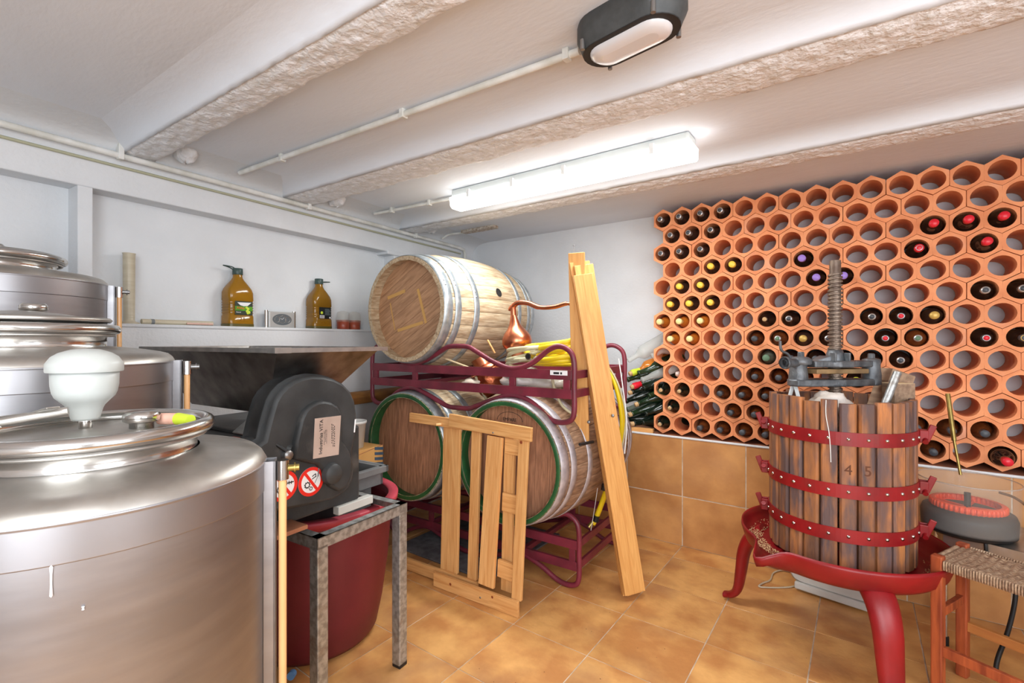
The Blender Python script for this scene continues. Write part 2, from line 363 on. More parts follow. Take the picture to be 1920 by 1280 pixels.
# plaster covered ceiling beams: smooth cove on the near side, rough soffit, ragged far edge
def beam(n, y0, y1, slope, zb):
    nx = 420; P = []; k = 16
    cove = [(-.17, HC + .0008), (-.14, HC + .0002), (-.11, HC - .0015), (-.08, HC - .005), (-.052, HC - .013), (-.028, HC - .026), (-.010, HC - .045), (0, zb + .004)]
    rows = []
    for i in range(nx + 1):
        x = -3.15 + (XR + 3.2) * i / nx; dy = slope * (x + 2.65); row = []
        for a, z in cove: row.append((x, y0 + dy + a, z + (noise.noise((x * 9, a * 9, n)) * .003 if a > -.05 else 0)))
        ej = noise.noise((x * 5, 3 * n, 0)) * .012 + noise.noise((x * 21, n, 4)) * .008
        nj = abs(noise.noise((x * 11, 7 * n, 9))) * .006
        for j in range(k + 1):
            t = j / k; y = y0 + nj * (1 - t) + (y1 - y0 + ej) * t + dy
            z = zb + noise.noise((x * 14, y * 30, n)) * .006 + noise.noise((x * 42, y * 60, n + 5)) * .0045 + .01 * (2*t-1)**4
            row.append((x, y, z))
        row.append((x, y1 + dy + ej * .6, zb + .02)); row.append((x, y1 + dy + .004, zb + .04)); row.append((x, y1 + dy + .012, HC + .01))
        rows.append(row)
    m = len(rows[0]); mb = MB(); mb.add([p for r in rows for p in r], [(i*m+j, i*m+j+1, (i+1)*m+j+1, (i+1)*m+j) for i in range(nx) for j in range(m-1)], True)
    o = struct(mb.build('trim_%d' % (5 + n), PLAST))
    o.data.materials.append(CEIL)
    for p in o.data.polygons:
        if p.index % (m - 1) < 7: p.material_index = 1
    return o
beam(1, .770, .903, .033, 2.29); beam(2, 1.602, 1.817, .037, 2.29); beam(3, 2.607, 2.785, .01, 2.29)
for n, (x, y) in enumerate(((-2.77, 1.0), (-2.85, 1.92), (-2.90, 2.85))):
    mb = MB(); vs = []; fs = []
    for i in range(13):
        for j in range(20):
            a, b = PI * i / 24, 2 * PI * j / 20; r = 1 + .18 * noise.noise((math.cos(b) * 2, math.sin(b) * 2, a * 2 + n))
            vs.append((x + .075 * r * math.sin(a + .001) * math.cos(b), y + .05 * r * math.sin(a + .001) * math.sin(b), HC - .055 * math.cos(a) * r))
    fs = [(i*20+j, i*20+(j+1) % 20, (i+1)*20+(j+1) % 20, (i+1)*20+j) for i in range(12) for j in range(20)]
    struct(mb.add(vs, fs, True).build('trim_%d' % (9 + n), PLAST))
fil = [(-2.8002, 2.24), (-2.7995, 2.262), (-2.794, 2.285), (-2.779, 2.307), (-2.752, 2.327), (-2.715, 2.342), (-2.67, 2.351), (-2.62, 2.3555), (-2.56, HC + .0008)]
struct(place(MB().add([(x, y, z) for y in (-1.9, 3.9) for x, z in fil], [(i, i + 1, len(fil) + i + 1, len(fil) + i) for i in range(len(fil) - 1)], True).build('trim_12', PAINT), L))
# conduits
def clip(parent, p, ax):
    x, y, z = p
    if ax == 'Y': MB().box((x - .016, y - .011, z - .018), (x + .016, y + .011, HC)).build('clip', PIPEW, parent, bevel=.002)
    else: MB().box((x - .011, y - .015, z - .017), (x + .011, y + .015, HC)).build('clip', PIPEW, parent, bevel=.002)
t = thing('conduit', 'long white conduit pipe running along the left wall under the ceiling', 'pipe', (-2.757, .5, 2.272), L)
MB().tube([(-2.757, -1.5, 2.274), (-2.757, 3.60, 2.274), (-2.757, 3.66, 2.265), (-2.757, 3.68, 2.23), (-2.757, 3.68, 1.98)], .0142, 12).build('pipe', PIPEW, t)
for y in (.98, 1.99, 3.00): clip(t, (-2.757, y, 2.274), 'Y')
tag(place(MB().tube([(-2.792, -1.5, 2.232), (-2.792, 3.66, 2.232)], .007, 8).build('shadow_strip', mat('greenish_shadow', lin(176, 176, 150), rough=.6), org=(-2.79, 0, 2.232)), L),  # greenish strip put in for the shaded band under the pipe
    'thin greenish strip imitating the shaded band below the long left wall conduit', 'shadow_strip')
t = thing('conduit', 'white conduit pipe crossing the ceiling to the black bulkhead lamp', 'pipe', (-2, 1.3, 2.335))
MB().tube([(-2.80, 1.275, 2.337), (-1.9, 1.325, 2.337), (-.735, 1.385, 2.337)], .0125, 12).build('pipe', PIPEW, t)
for x, y in ((-2.40, 1.30), (-1.53, 1.343), (-.78, 1.382)): clip(t, (x, y, 2.337), 'X')
t = thing('conduit', 'short white conduit pipe feeding the lit fluorescent fixture', 'pipe', (-2.5, 2.3, 2.335))
MB().tube([(-2.90, 2.27, 2.337), (-2.1, 2.33, 2.337)], .0105, 12).build('pipe', PIPEW, t)
for x, y in ((-2.72, 2.283), (-2.37, 2.31)): clip(t, (x, y, 2.337), 'X')
t = thing('ceiling_bracket', 'small rusty white metal rail on the ceiling beyond the last beam', 'bracket', (-2.6, 3.2, HC))
MB().box((-2.80, 3.10, HC - .022), (-2.44, 3.17, HC)).build('rail', mat('rusty_white', lin(214, 208, 198), lin(150, 126, 100), scale=40, rough=.7), t, bevel=.003)
MB().tube([(-2.98, 3.06, 2.30), (-2.92, 3.09, 2.335), (-2.79, 3.13, 2.34)], .009, 10, sub=6).build('pipe', PIPEW, t)

# ================================================================ LIGHTS ON THE CEILING
t = thing('fluorescent_fixture', 'lit white fluorescent batten between the last two ceiling beams', 'lamp', (-1.36, 2.3, HC))
x0, x1, yc = -2.10, -.63, 2.295
MB().box((x0, yc - .06, 2.305), (x1, yc + .06, HC)).build('housing', mat('fixture_grey', lin(216, 222, 220), rough=.5), t, bevel=.012)
pr = [(-.068, 0), (.068, 0), (.058, -.055), (.04, -.068), (-.04, -.068), (-.058, -.055)]
mx = axes((0, 1, 0), (0, 0, 1), (x0 - .01, yc, 2.31))
MB().prism(pr, 0, x1 - x0 + .02, mx).build('diffuser', GLOW, t, bevel=.004)
for x in (-1.95, -1.62, -1.28, -.80):
    MB().box((x - .011, yc - .075, 2.285), (x + .011, yc - .058, 2.335)).build('clip', WHITEP, t, bevel=.002)
def oval(a, b, n=40, p=2.6):
    return [(a * math.copysign(abs(math.cos(2*PI*i/n)) ** (2/p), math.cos(2*PI*i/n)), b * math.copysign(abs(math.sin(2*PI*i/n)) ** (2/p), math.sin(2*PI*i/n))) for i in range(n)]
def stadium(a, b, n=12):
    out = []
    for c, s0 in ((a - b, -PI/2), (-(a - b), PI/2)):
        for i in range(n + 1):
            q = s0 + PI * i / n; out.append((c + b * math.cos(q), b * math.sin(q)))
    return out
def layers(secs, mx=None, smooth=True):                                 # secs: (poly, z)
    mb = MB(); n = len(secs[0][0]); vs = [(x, y, z) for poly, z in secs for x, y in poly]
    mb.add(vs, [(j*n+i, j*n+(i+1) % n, (j+1)*n+(i+1) % n, (j+1)*n+i) for j in range(len(secs)-1) for i in range(n)], smooth, mx)
    mb.add(vs[:n], [tuple(range(n))[::-1]], False, mx); mb.add(vs[-n:], [tuple(range(n))], False, mx)
    return mb
t = thing('bulkhead_lamp', 'black oval bulkhead lamp with a frosted lens, unlit, on the ceiling', 'lamp', (-.545, 1.335, HC))
mx = T(-.545, 1.335, HC) @ Rz(math.radians(-9)) @ Matrix.Diagonal((1, 1, -1, 1))
layers([(stadium(.165, .087), 0), (stadium(.168, .09), .012), (stadium(.168, .09), .045), (stadium(.160, .082), .062), (stadium(.154, .076), .078), (stadium(.150, .072), .086)], mx).build('housing', LAMPB, t)
layers([(stadium(.128, .056), .083), (stadium(.126, .054), .092), (stadium(.112, .042), .101), (stadium(.09, .02), .104)], mx).build('lens', FROST, t)
layers([(stadium(.1515, .0735), .082), (stadium(.150, .072), .087)], mx, False).build('gasket', BLACK, t)
for x, y in ((.115, -.073), (-.115, -.073), (.115, .073), (-.115, .073)):
    MB().lathe([(.007, .06), (.007, .09)], 12, mx @ T(x, y, 0)).build('screw', RIVET, t)

# ================================================================ BACK WALL: CLAY RACK AND ITS BOTTLES
RX0, RZ0, PX, PZ, YR, RD = -1.129, 2.2525, .1309, .1190, 3.372, .25
t = rack = thing('wine_rack', 'wall-high honeycomb rack of stacked terracotta double tubes on the tiled ledge', 'wine rack', (-.2, YR + .12, .742))
ang = [math.radians(a) for a in (0, 15, 32, 45, 60, 75, 90, 105, 120, 135, 148, 165, 180, 195, 212, 225, 240, 255, 270, 285, 300, 315, 328, 345)]
def hexr(a, w=.0643, s=.0372, v=.0397):
    cx, sy = abs(math.cos(a)), abs(math.sin(a))
    r1 = w / cx if cx > 1e-6 else 9
    # slanted edge from (w, v) to (0, v+s): y = v + s - x*s/w
    r2 = (v + s) / (sy + cx * s / w)
    return min(r1, r2)
def block_mesh(k):
    mb = MB(); n = len(ang)
    for cx0 in (0, PX):
        g = .0004
        outer = [(hexr(a) * math.cos(a), hexr(a) * math.sin(a)) for a in ang]
        if cx0 == 0: outer = [(x + (.0010 if x > .055 else 0), z) for x, z in outer]
        else: outer = [(x - (.0012 if x < -.055 else 0), z) for x, z in outer]
        rs = [.0528 + .0006 * noise.noise((math.cos(a), math.sin(a), k + cx0 * 9)) for a in ang]
        inner = [(r * math.cos(a), r * .965 * math.sin(a)) for r, a in zip(rs, ang)]
        O = lambda y, ps: [(cx0 + x, y, z) for x, z in ps]
        b = O(0, outer) + O(.002, [(x * .965, z * .965) for x, z in inner]) ; 
        b = O(0, outer) + O(0, inner) + O(RD, outer) + O(RD, inner)
        fs = []
        for i in range(n):
            j = (i + 1) % n
            fs += [(i, n+i, n+j, j), (2*n+i, i, j, 2*n+j), (3*n+i, 2*n+i, 2*n+j, 3*n+j)]
        mb.add(b, fs)
        mb.add(O(0, inner) + O(RD, inner), [(i, n+i, n+(i+1) % n, (i+1) % n) for i in range(n)], True)
    me = mb.mesh('rack_block'); me.materials.append(CLAY); return me
blocks = [block_mesh(k) for k in range(4)]
def cell(r, c): return (RX0 + (0 if r % 2 == 0 else .0655) + PX * c, RZ0 - PZ * r)
for r in range(13):
    for c in range(0, 16, 2):
        x, z = cell(r, c)
        child(rack, random.choice(blocks), 'rack_block', T(x + .2 + random.uniform(-.0008, .0008), YR - (YR + .12) + random.uniform(-.005, .004), z - .742) @ Ry(random.uniform(-.006, .006)))
# bottle meshes, axis Z, foot at 0, mouth at .315
def bottle_prof(kind):
    if kind == 'bordeaux': return [(.0, .0), (.036, 0), (.044, .004), (.0455, .012), (.0455, .195), (.043, .212), (.032, .228), (.020, .242), (.0165, .256), (.0155, .30), (.0175, .303), (.0175, .311), (.0155, .315), (0, .315)]
    return [(.0, .0), (.036, 0), (.045, .004), (.047, .012), (.047, .15), (.044, .175), (.034, .21), (.023, .24), (.0168, .262), (.0155, .30), (.0175, .303), (.0175, .311), (.0155, .315), (0, .315)]
BME = {}
def bottle_mesh(kind, m, n=20):
    k = (kind, m.name)
    if k not in BME: me = MB().lathe(bottle_prof(kind), n, cap=False).mesh('glass'); me.materials.append(m); BME[k] = me
    return BME[k]
def cap_mesh(m, kind='cap'):
    k = (kind, m.name)
    if k not in BME:
        pf = {'cap': [(0, .316), (.0165, .316), (.0182, .313), (.0182, .30), (.0172, .296), (.0172, .268), (.0160, .266)],
              'cork': [(0, .322), (.0125, .322), (.0130, .320), (.0130, .305)],
              'wide': [(0, .318), (.0195, .318), (.0205, .315), (.0205, .288), (.018, .284), (.0165, .26)],
              'bigcork': [(0, .335), (.0140, .335), (.0145, .333), (.0145, .305)],
              'dot': [(0, .3195), (.0115, .3195), (.0120, .316)],
              'ring': [(.0125, .3185), (.0150, .3185), (.0155, .316)]}[kind]
        me = MB().lathe(pf, 18, cap=False).mesh('cap'); me.materials.append(m); BME[k] = me
    return BME[k]
KIND = {   # description, glass, shape, [(cap mesh, material)], how far the mouth stands out of the clay face
 'silver': ('dark brown bottle with silver cap', GL_SMOKE, 'burgundy', [('cap', CAPS), ('dot', CAPD)], .012),
 'silverb': ('black bottle with silver cap', GL_BLACK, 'bordeaux', [('cap', CAPS), ('dot', CAPD)], .05),
 'yellow': ('dark bottle with bright yellow cap', GL_SMOKE, 'burgundy', [('wide', CAPY)], .045),
 'purple': ('black bottle with purple cap', GL_BLACK, 'bordeaux', [('wide', CAPPU)], .02),
 'red': ('black bottle with bright red cap', GL_BLACK, 'bordeaux', [('wide', CAPR)], .085),
 'redfoil': ('black bottle with shiny pink cap', GL_BLACK, 'bordeaux', [('wide', CAPR), ('ring', CAPS)], .01),
 'amber': ('amber bottle with pale gold cap', GL_AMBER, 'burgundy', [('wide', CAPP)], .04),
 'cork': ('green bottle with bare cork', GL_PINE, 'burgundy', [('cork', CORK)], .03),
 'corkb': ('black bottle with bare cork', GL_BLACK, 'bordeaux', [('cork', CORK)], .02),
 'dusty': ('brown bottle with dusty black cap', GL_BROWN, 'burgundy', [('cap', CAPD)], .015),
 'gold': ('brown bottle with gold cap', GL_SMOKE, 'bordeaux', [('wide', CAPG)], .02),
 'reddot': ('black bottle with red dot cap', GL_BLACK, 'bordeaux', [('cap', CAPD), ('dot', CAPR), ('ring', CAPS)], .02),
 'teal': ('brown bottle with greyish green cap', GL_BROWN, 'bordeaux', [('cap', CAPS), ('dot', CAPGR)], .02),
 'green': ('dusty bottle with green wax cap', GL_GREY, 'burgundy', [('wide', CAPGR)], .03),
 'lime': ('black bottle with lime cap', GL_BLACK, 'bordeaux', [('wide', CAPL)], .04),
 'ring': ('black bottle with gold-ringed cap', GL_BLACK, 'bordeaux', [('cap', CAPD), ('ring', CAPG)], .06),
 'black': ('black bottle', GL_BLACK, 'bordeaux', [('cap', CAPD)], .0),
}
LAY = {0: {0:'silver',1:'silver',2:'silver',3:'silver'}, 1: {0:'silver',1:'silver',2:'silver'},
 2: {0:'silver',1:'silver',2:'silver',11:'red',12:'red',13:'red'}, 3: {2:'yellow',3:'yellow',6:'purple',10:'redfoil',12:'red'},
 4: {1:'yellow',2:'yellow',7:'purple',8:'purple'}, 5: {0:'yellow',1:'yellow',2:'yellow',12:'silverb',13:'silverb'},
 6: {0:'amber',1:'amber',2:'amber',5:'corkb',6:'silverb',9:'silver',10:'reddot',11:'gold'},
 7: {0:'amber',1:'amber',4:'dusty',5:'teal',6:'gold',7:'silverb',9:'reddot',10:'teal',12:'reddot',13:'ring'},
 8: {5:'green',6:'black',7:'black',8:'black',9:'black',10:'silverb'}, 9: {4:'dusty',5:'dusty',6:'dusty',8:'lime'},
 10: {0:'cork',1:'cork',3:'dusty',4:'dusty',5:'dusty'}, 11: {0:'cork',3:'dusty',4:'dusty',10:'dusty',11:'dusty',12:'dusty'},
 12: {0:'cork',2:'dusty',3:'dusty',4:'dusty',5:'dusty',11:'dusty',13:'red'}}
for r in LAY:
    for c, k in LAY[r].items():
        d, gl, shp, caps, out = KIND[k]; x, z = cell(r, c)
        out += random.uniform(-.008, .008)
        if (r, c) == (12, 13): out = .12
        # mouth to the room, foot inside the clay tube, sinking slightly to one side
        y = YR - out + .315
        if y > YU - .006: y = YU - .006
        o = thing('wine_bottle', '%s, %s hole from left in %s row of clay rack' % (d, ORD[c], ORD[r]), 'bottle', (x, y, z - .0048), group='bottles lying in the terracotta rack')
        tx = random.uniform(-.02, .02)
        o.rotation_euler = (PI / 2, 0, tx)
        child(o, bottle_mesh(shp, gl), 'glass', Matrix())
        for ck, cm in caps[:]:
            q = child(o, cap_mesh(cm, ck), {'cork': 'cork', 'dot': 'cap_top', 'ring': 'cap_ring'}.get(ck, 'cap'), Matrix())
x, z = cell(9, 0)
t = thing('paper_bag', 'crumpled cream paper bag stuffed in the leftmost hole above the corked bottles', 'paper bag', (x, YR + .1, z - .03))
vs = []; fs = []
for i in range(9):
    for j in range(14):
        a, b = PI * i / 8, 2 * PI * j / 14; q = 1 + .25 * noise.noise((math.cos(b) * 2, math.sin(b) * 2, a * 3))
        vs.append((x + .022 + .022 * q * math.sin(a) * math.cos(b), YR + .10 + .08 * math.cos(a), z - .014 + .026 * q * math.sin(a) * math.sin(b)))
fs = [(i*14+j, i*14+(j+1) % 14, (i+1)*14+(j+1) % 14, (i+1)*14+j) for i in range(8) for j in range(14)]
MB().add(vs, fs, True).build('paper', CLOTH, t)

# heap of bottles on the ledge between the barrels and the rack: (x, z of mouth, glass, shape, end, words)
PILE = [(1185, 699, GL_AMBER, 'bordeaux', 'lime', 'amber bottle with lime foil and pale cork on top of the heap'),
 (1222, 668, GL_CLEAR, 'bordeaux', None, 'clear bottle with a yellow and white label, highest in the heap'),
 (1178, 676, GL_CLEAR, 'bordeaux', None, 'clear empty bottle at the left top of the heap'),
 (1203, 712, GL_CLEAR, 'burgundy', None, 'clear bottle with a white label lying against the clay rack'),
 (1188, 724, GL_GREEN, 'burgundy', 'red', 'green bottle with red foil and protruding cork in the heap'),
 (1184, 735, GL_PINE, 'burgundy', 'cork', 'dark bottle with pale cork just below the red-foiled one'),
 (1173, 752, GL_PINE, 'burgundy', None, 'dark open bottle at the left side of the heap'),
 (1196, 757, GL_GREEN, 'burgundy', 'cork', 'green corked bottle in the middle of the heap'),
 (1216, 742, GL_GREEN, 'burgundy', None, 'green open bottle lying deep in the heap beside the rack'),
 (1184, 776, GL_GREEN, 'burgundy', 'cork', 'green corked bottle near the bottom left of the heap'),
 (1210, 776, GL_PINE, 'burgundy', None, 'dark open bottle near the bottom right of the heap'),
 (1188, 794, GL_PINE, 'burgundy', 'cork', 'dark corked bottle lying lowest, on the wooden slat'),
  (1172, 786, GL_PINE, 'burgundy', None, 'dark open bottle lowest at the left edge of the heap'),
 (1196, 700, GL_GREEN, 'burgundy', None, 'green bottle under the clear ones near the top of the heap'),
 (1206, 728, GL_PINE, 'burgundy', None, 'dark bottle wedged between the red-foiled bottle and the rack'),
 (1204, 792, GL_PINE, 'burgundy', None, 'dark bottle at the bottom of the heap against the rack'),
 (1176, 768, GL_GREY, 'burgundy', None, 'dusty grey-green bottle bulging at the left of the heap'),
 (1176, 712, GL_GREEN, 'burgundy', None, 'green bottle behind the red loop, upper left of the heap')]
for px, py, gl, shp, end, words in PILE:
    p = W.pt(px, py, Y=3.36 if py > 690 else 3.39)
    d = Vector((-.55, -.70, -.26 if py > 690 else -.42)).normalized()   # foot to mouth
    if py > 785: d = Vector((-.50, -.8, .03)).normalized()
    S_ = 1.16; foot = p - d * .315 * S_
    foot.y = min(foot.y, YU - .042); foot.z = max(foot.z, .84 if py < 785 else .825)
    d = (p - foot).normalized(); foot = p - d * .315 * S_
    o = thing('wine_bottle', words, 'bottle', foot, group='bottles heaped on the tiled ledge')
    o.rotation_euler = d.to_track_quat('Z', 'Y').to_euler(); o.scale = (S_, S_, S_)
    child(o, bottle_mesh(shp, gl), 'glass', Matrix())
    if end == 'cork': child(o, cap_mesh(CORK, 'bigcork'), 'cork', Matrix())
    elif end == 'lime': child(o, cap_mesh(CAPL, 'wide'), 'foil', Matrix()); child(o, cap_mesh(CORK, 'bigcork'), 'cork', Matrix())
    elif end == 'red': child(o, cap_mesh(CAPR, 'wide'), 'foil', Matrix()); child(o, cap_mesh(CORK, 'bigcork'), 'cork', Matrix())
    if 'label' in words:
        me = MB().lathe([(.0464, .07), (.0464, .16)], 20, cap=False).mesh('label'); me.materials.append(PAPER); child(o, me, 'paper_label', Matrix())
        if 'yellow' in words:
            me = MB().lathe([(.0468, .09), (.0468, .14)], 20, cap=False).mesh('label_band'); me.materials.append(CAPL); child(o, me, 'label_band', Matrix())
s = bar('wooden_batten', (-1.46, 3.365, .758), (-1.195, 3.365, .758), .03, .03, PINE, None)
tag(s, 'short rough wooden slat on the ledge in front of the bottle heap', 'wood')

# ================================================================ BARRELS
RB, RH, BL = .39, .336, 1.04
def br(y):                                  # outer radius of the barrel at distance y from the front head plane
    t = (y - BL / 2) / (BL / 2); return RB - (RB - RH) * abs(t) ** 1.9
def barrel(xc, zc, label, oak, head, rim, hoops, roll, hoopm, bung=False):
    y0 = 2.15
    t = thing('wine_barrel', label, 'barrel', (xc, y0 + BL / 2, zc), M)
    t['group'] = 'oak wine barrels on the red racks'
    n = 26; da = 2 * PI / n; mb = MB(); k = 14; sub = 3; vs = []; fs = []
    for layer in (0, -.027):
        for i in range(k + 1):
            y = BL * i / k; r0_ = br(y) + layer
            for j in range(sub + 1):
                a = (-.5 + .009 + (1 - .018) * (0, .07, .93, 1)[j]) * da; r = r0_ - (.003 if layer == 0 and j in (0, sub) else 0); vs.append((r * math.cos(a), y - BL / 2, r * math.sin(a)))
    m = sub + 1; off = (k + 1) * m
    for i in range(k):
        for j in range(sub):
            fs.append((i*m+j, i*m+j+1, (i+1)*m+j+1, (i+1)*m+j)); fs.append((off+i*m+j, off+(i+1)*m+j, off+(i+1)*m+j+1, off+i*m+j+1))
        for j, q in ((0, 1), (sub, 0)):
            fs.append((i*m+j, (i+1)*m+j, off+(i+1)*m+j, off+i*m+j) if q else (i*m+j, off+i*m+j, off+(i+1)*m+j, (i+1)*m+j))
    for i, q in ((0, 1), (k, 0)):
        for j in range(sub): fs.append((i*m+j, off+i*m+j, off+i*m+j+1, i*m+j+1) if q else (i*m+j, i*m+j+1, off+i*m+j+1, off+i*m+j))
    me = mb.add(vs, fs, True).mesh('stave'); me.materials.append(oak)
    for i in range(n):
        s = child(t, me, 'stave', Ry(-(i + roll) * da))
        e = s.modifiers.new('edges', 'EDGE_SPLIT'); e.split_angle = math.radians(50)
    # heads, made of boards clipped to the circle, set in behind the chime
    hr = RH - .026 + .013
    for side, yy in ((0, .080), (1, BL - .102)):
        nb = 7; wd = 2 * hr / nb
        for b in range(nb):
            x0 = -hr + wd * b + .0008; x1 = x0 + wd - .0016; pts = []
            for q in range(7):
                x = x0 + (x1 - x0) * q / 6; pts.append((x, math.sqrt(max(hr*hr - x*x, 0))))
            for q in range(6, -1, -1):
                x = x0 + (x1 - x0) * q / 6; pts.append((x, -math.sqrt(max(hr*hr - x*x, 0))))
            pts = [(p if i == 0 or (Vector(p) - Vector(pts[i-1])).length > 1e-5 else (p[0], p[1] - 1e-4)) for i, p in enumerate(pts)]
            me = MB().prism(pts, 0, .022, axes((1, 0, 0), (0, 0, 1), (0, 0, 0))).mesh('head_board'); me.materials.append(head)
            child(t, me, 'head_board', T(0, yy - BL / 2 + .022, 0) @ Ry(1.05 if head is HEADL else .04))
    if rim:
        me = MB().lathe([(RH - .014, .080), (RH - .0285, .002), (RH - .024, -.0015), (RH - .004, -.0015), (RH + .001, .004)], 64, Rx(-PI / 2), cap=False).mesh('painted_rim')
        me.materials.append(rim); q = child(t, me, 'painted_rim', T(0, -BL / 2, 0)); q['label'] = 'green painted chime'
        for v in me.vertices: pass
    for y, wd in hoops:
        prof = [(br(y) + .0005, y), (br(y) + .0035, y), (br(y + wd / 2) + .0035, y + wd / 2), (br(y + wd) + .0035, y + wd), (br(y + wd) + .0005, y + wd)]
        me = MB().lathe(prof, 64, Rx(-PI / 2) , cap=False).mesh('hoop'); me.materials.append(hoopm)
        h = child(t, me, 'hoop', T(0, -BL / 2, 0)); ym = y + wd / 2
        for q in (-.045, .045):
            for a in (.45 if y < .2 else .25,):
                rr = br(ym) + .004; p = (rr * math.cos(a + q), ym, rr * math.sin(a + q))
                me2 = MB().lathe([(.006, 0), (.0045, .003), (0, .0035)], 10, Matrix.Translation(p) @ Vector((math.cos(a+q), 0, math.sin(a+q))).to_track_quat('Z', 'Y').to_matrix().to_4x4(), cap=False).mesh('rivet')
                me2.materials.append(RIVET); child(h, me2, 'rivet', Matrix())
    if bung:
        a = .33; rr = RB - .001; mxb = T(rr * math.cos(a), 0.0, rr * math.sin(a)) @ Vector((math.cos(a), 0, math.sin(a))).to_track_quat('Z', 'Y').to_matrix().to_4x4()
        me = MB().lathe([(0, .0016), (.031, .0022)], 24, mxb, cap=False).mesh('bung_hole'); me.materials.append(DARK)
        q = child(t, me, 'bung_hole', Matrix()); q['label'] = 'dark round bung hole'
    return t
H6 = [(.003, .064), (.088, .047), (.245, .047), (BL - .292, .047), (BL - .135, .047), (BL - .067, .064)]
b1 = barrel(-2.249, 1.603, 'pale oak barrel with bung hole, lying alone on the upper red rack', OAKL, HEADL, None, H6, .3, HOOP, True)
b2 = barrel(-2.249, .732, 'oak barrel with green rim on the floor rack, next to the left wall', OAKL, HEADD, GREEN, H6, .1, HOOP)
b3 = barrel(-1.469, .738, 'dark stained oak barrel with green rim behind the pine slats', OAKD, HEADD, GREEN, H6, .6, HOOPP)
# ochre glue marks on the upper head
for (x0, z0), (x1, z1), wd in (((-.235, .085), (-.07, .125), .022), ((.045, .13), (.115, -.09), .020), ((-.14, -.135), (.09, -.085), .020), ((-.21, .05), (-.165, -.13), .008)):
    p0 = Vector((-2.249 + x0, 2.15 + .0792, 1.603 + z0)); p1 = Vector((-2.249 + x1, 2.15 + .0792, 1.603 + z1))
    bar('glue_mark', p0, p1, .0012, wd, TAPE, b1, up=(0, 0, 1), bevel=0)
text('EMPARE', .026, axes((1, 0, 0), (0, 0, 1), (-1.495, 2.15 + .0790, .738 + .222)), BLS, b3, 'brand_stamp')
pth = [(-1.495 + .085 * math.cos(a), 2.15 + .0790, .738 + .215 + .05 * math.sin(a)) for a in [PI * i / 20 for i in range(21)]]
MB().tube(pth, .0012, 6).build('brand_arc', BLS, b3)

# ---- red steel barrel racks
def rack_frame(label, x0, x1, y0, y1, z0, dipz, pkz, invp, invl, railz, fr=M):
    """z0 = bottom of the loops; cradle dips under barrels at the two centres"""
    t = thing('barrel_rack', label, 'rack', ((x0 + x1) / 2, (y0 + y1) / 2, z0), fr, group='red steel barrel racks')
    c1, c2 = x0 + .377, x1 - .377; mid = (x0 + x1) / 2; r = .0145
    for y in (y0, y1):
        top = [(x0, z0 + .2), (x0, pkz - .09), (x0 + .02, pkz - .03), (x0 + .08, pkz), (x0 + .15, pkz - .02), (c1 - .12, dipz + .03), (c1, dipz), (c1 + .12, dipz + .03),
               (mid - .14, pkz - .035), (mid - .08, pkz - .008), (mid, pkz - .003), (mid + .08, pkz - .008), (mid + .14, pkz - .035), (c2 - .12, dipz + .03), (c2, dipz), (c2 + .12, dipz + .03),
               (x1 - .15, pkz - .02), (x1 - .08, pkz), (x1 - .02, pkz - .03), (x1, pkz - .09), (x1, z0 + .2)]
        bot = [(x1, z0 + .2), (x1, z0 + .08), (x1 - .02, z0 + .03), (x1 - .08, z0 + r), (x1 - .15, z0 + .03), (c2 + .12, invp - .03), (c2, invp), (c2 - .12, invp - .03),
               (mid + .14, invl + .02), (mid + .08, invl), (mid, invl - .003), (mid - .08, invl), (mid - .14, invl + .02), (c1 + .12, invp - .03), (c1, invp), (c1 - .12, invp - .03),
               (x0 + .15, z0 + .03), (x0 + .08, z0 + r), (x0 + .02, z0 + .03), (x0, z0 + .08), (x0, z0 + .2)]
        P = spline([Vector((x, y, z)) for x, z in top], 5)[:-1] + spline([Vector((x, y, z)) for x, z in bot], 5)[:-1]
        MB().tube(P, r, 12, closed=True).build('loop_tube', MAROON, t)
        for zt in railz:
            bar('rail', (x0 + .01, y, zt), (x1 - .01, y, zt), .02, .05, MAROON, t)
        for x in (x0 + .04, c1 + .03, c2, x1 - .04):
            MB().box((x - .019, y - .009, railz[1] - .02), (x + .019, y + .009, railz[0] + .02)).build('post', MAROON, t, bevel=.002)
    for x in (x0 + .012, x1 - .012):
        for zt in railz: bar('side_rail', (x, y0, zt), (x, y1, zt), .018, .042, MAROON, t)
    for x in (c1, c2, mid):
        bar('cross_bar', (x, y0, railz[1]), (x, y1, railz[1]), .03, .03, MAROON, t)
    return t
rt = rack_frame('upper red steel barrel rack carrying the pale barrel, hoses and copper still', -2.626, -1.092, 2.22, 2.94, .962, 1.247, 1.372, 1.100, 1.002, (1.224, 1.126))
MB().box((-1.225, 2.207, 1.222), (-1.125, 2.2105, 1.247)).build('maker_sticker', WHS, rt)
MB().box((-1.205, 2.2062, 1.227), (-1.172, 2.2072, 1.238)).box((-1.165, 2.2062, 1.227), (-1.155, 2.2072, 1.238)).build('sticker_print', BLS, rt)
rack_frame('lower red steel barrel rack standing on the tiled floor under two barrels', -2.70, -1.175, 2.45, 3.13, 0, .338, .415, .112, .03, (.252, .132))
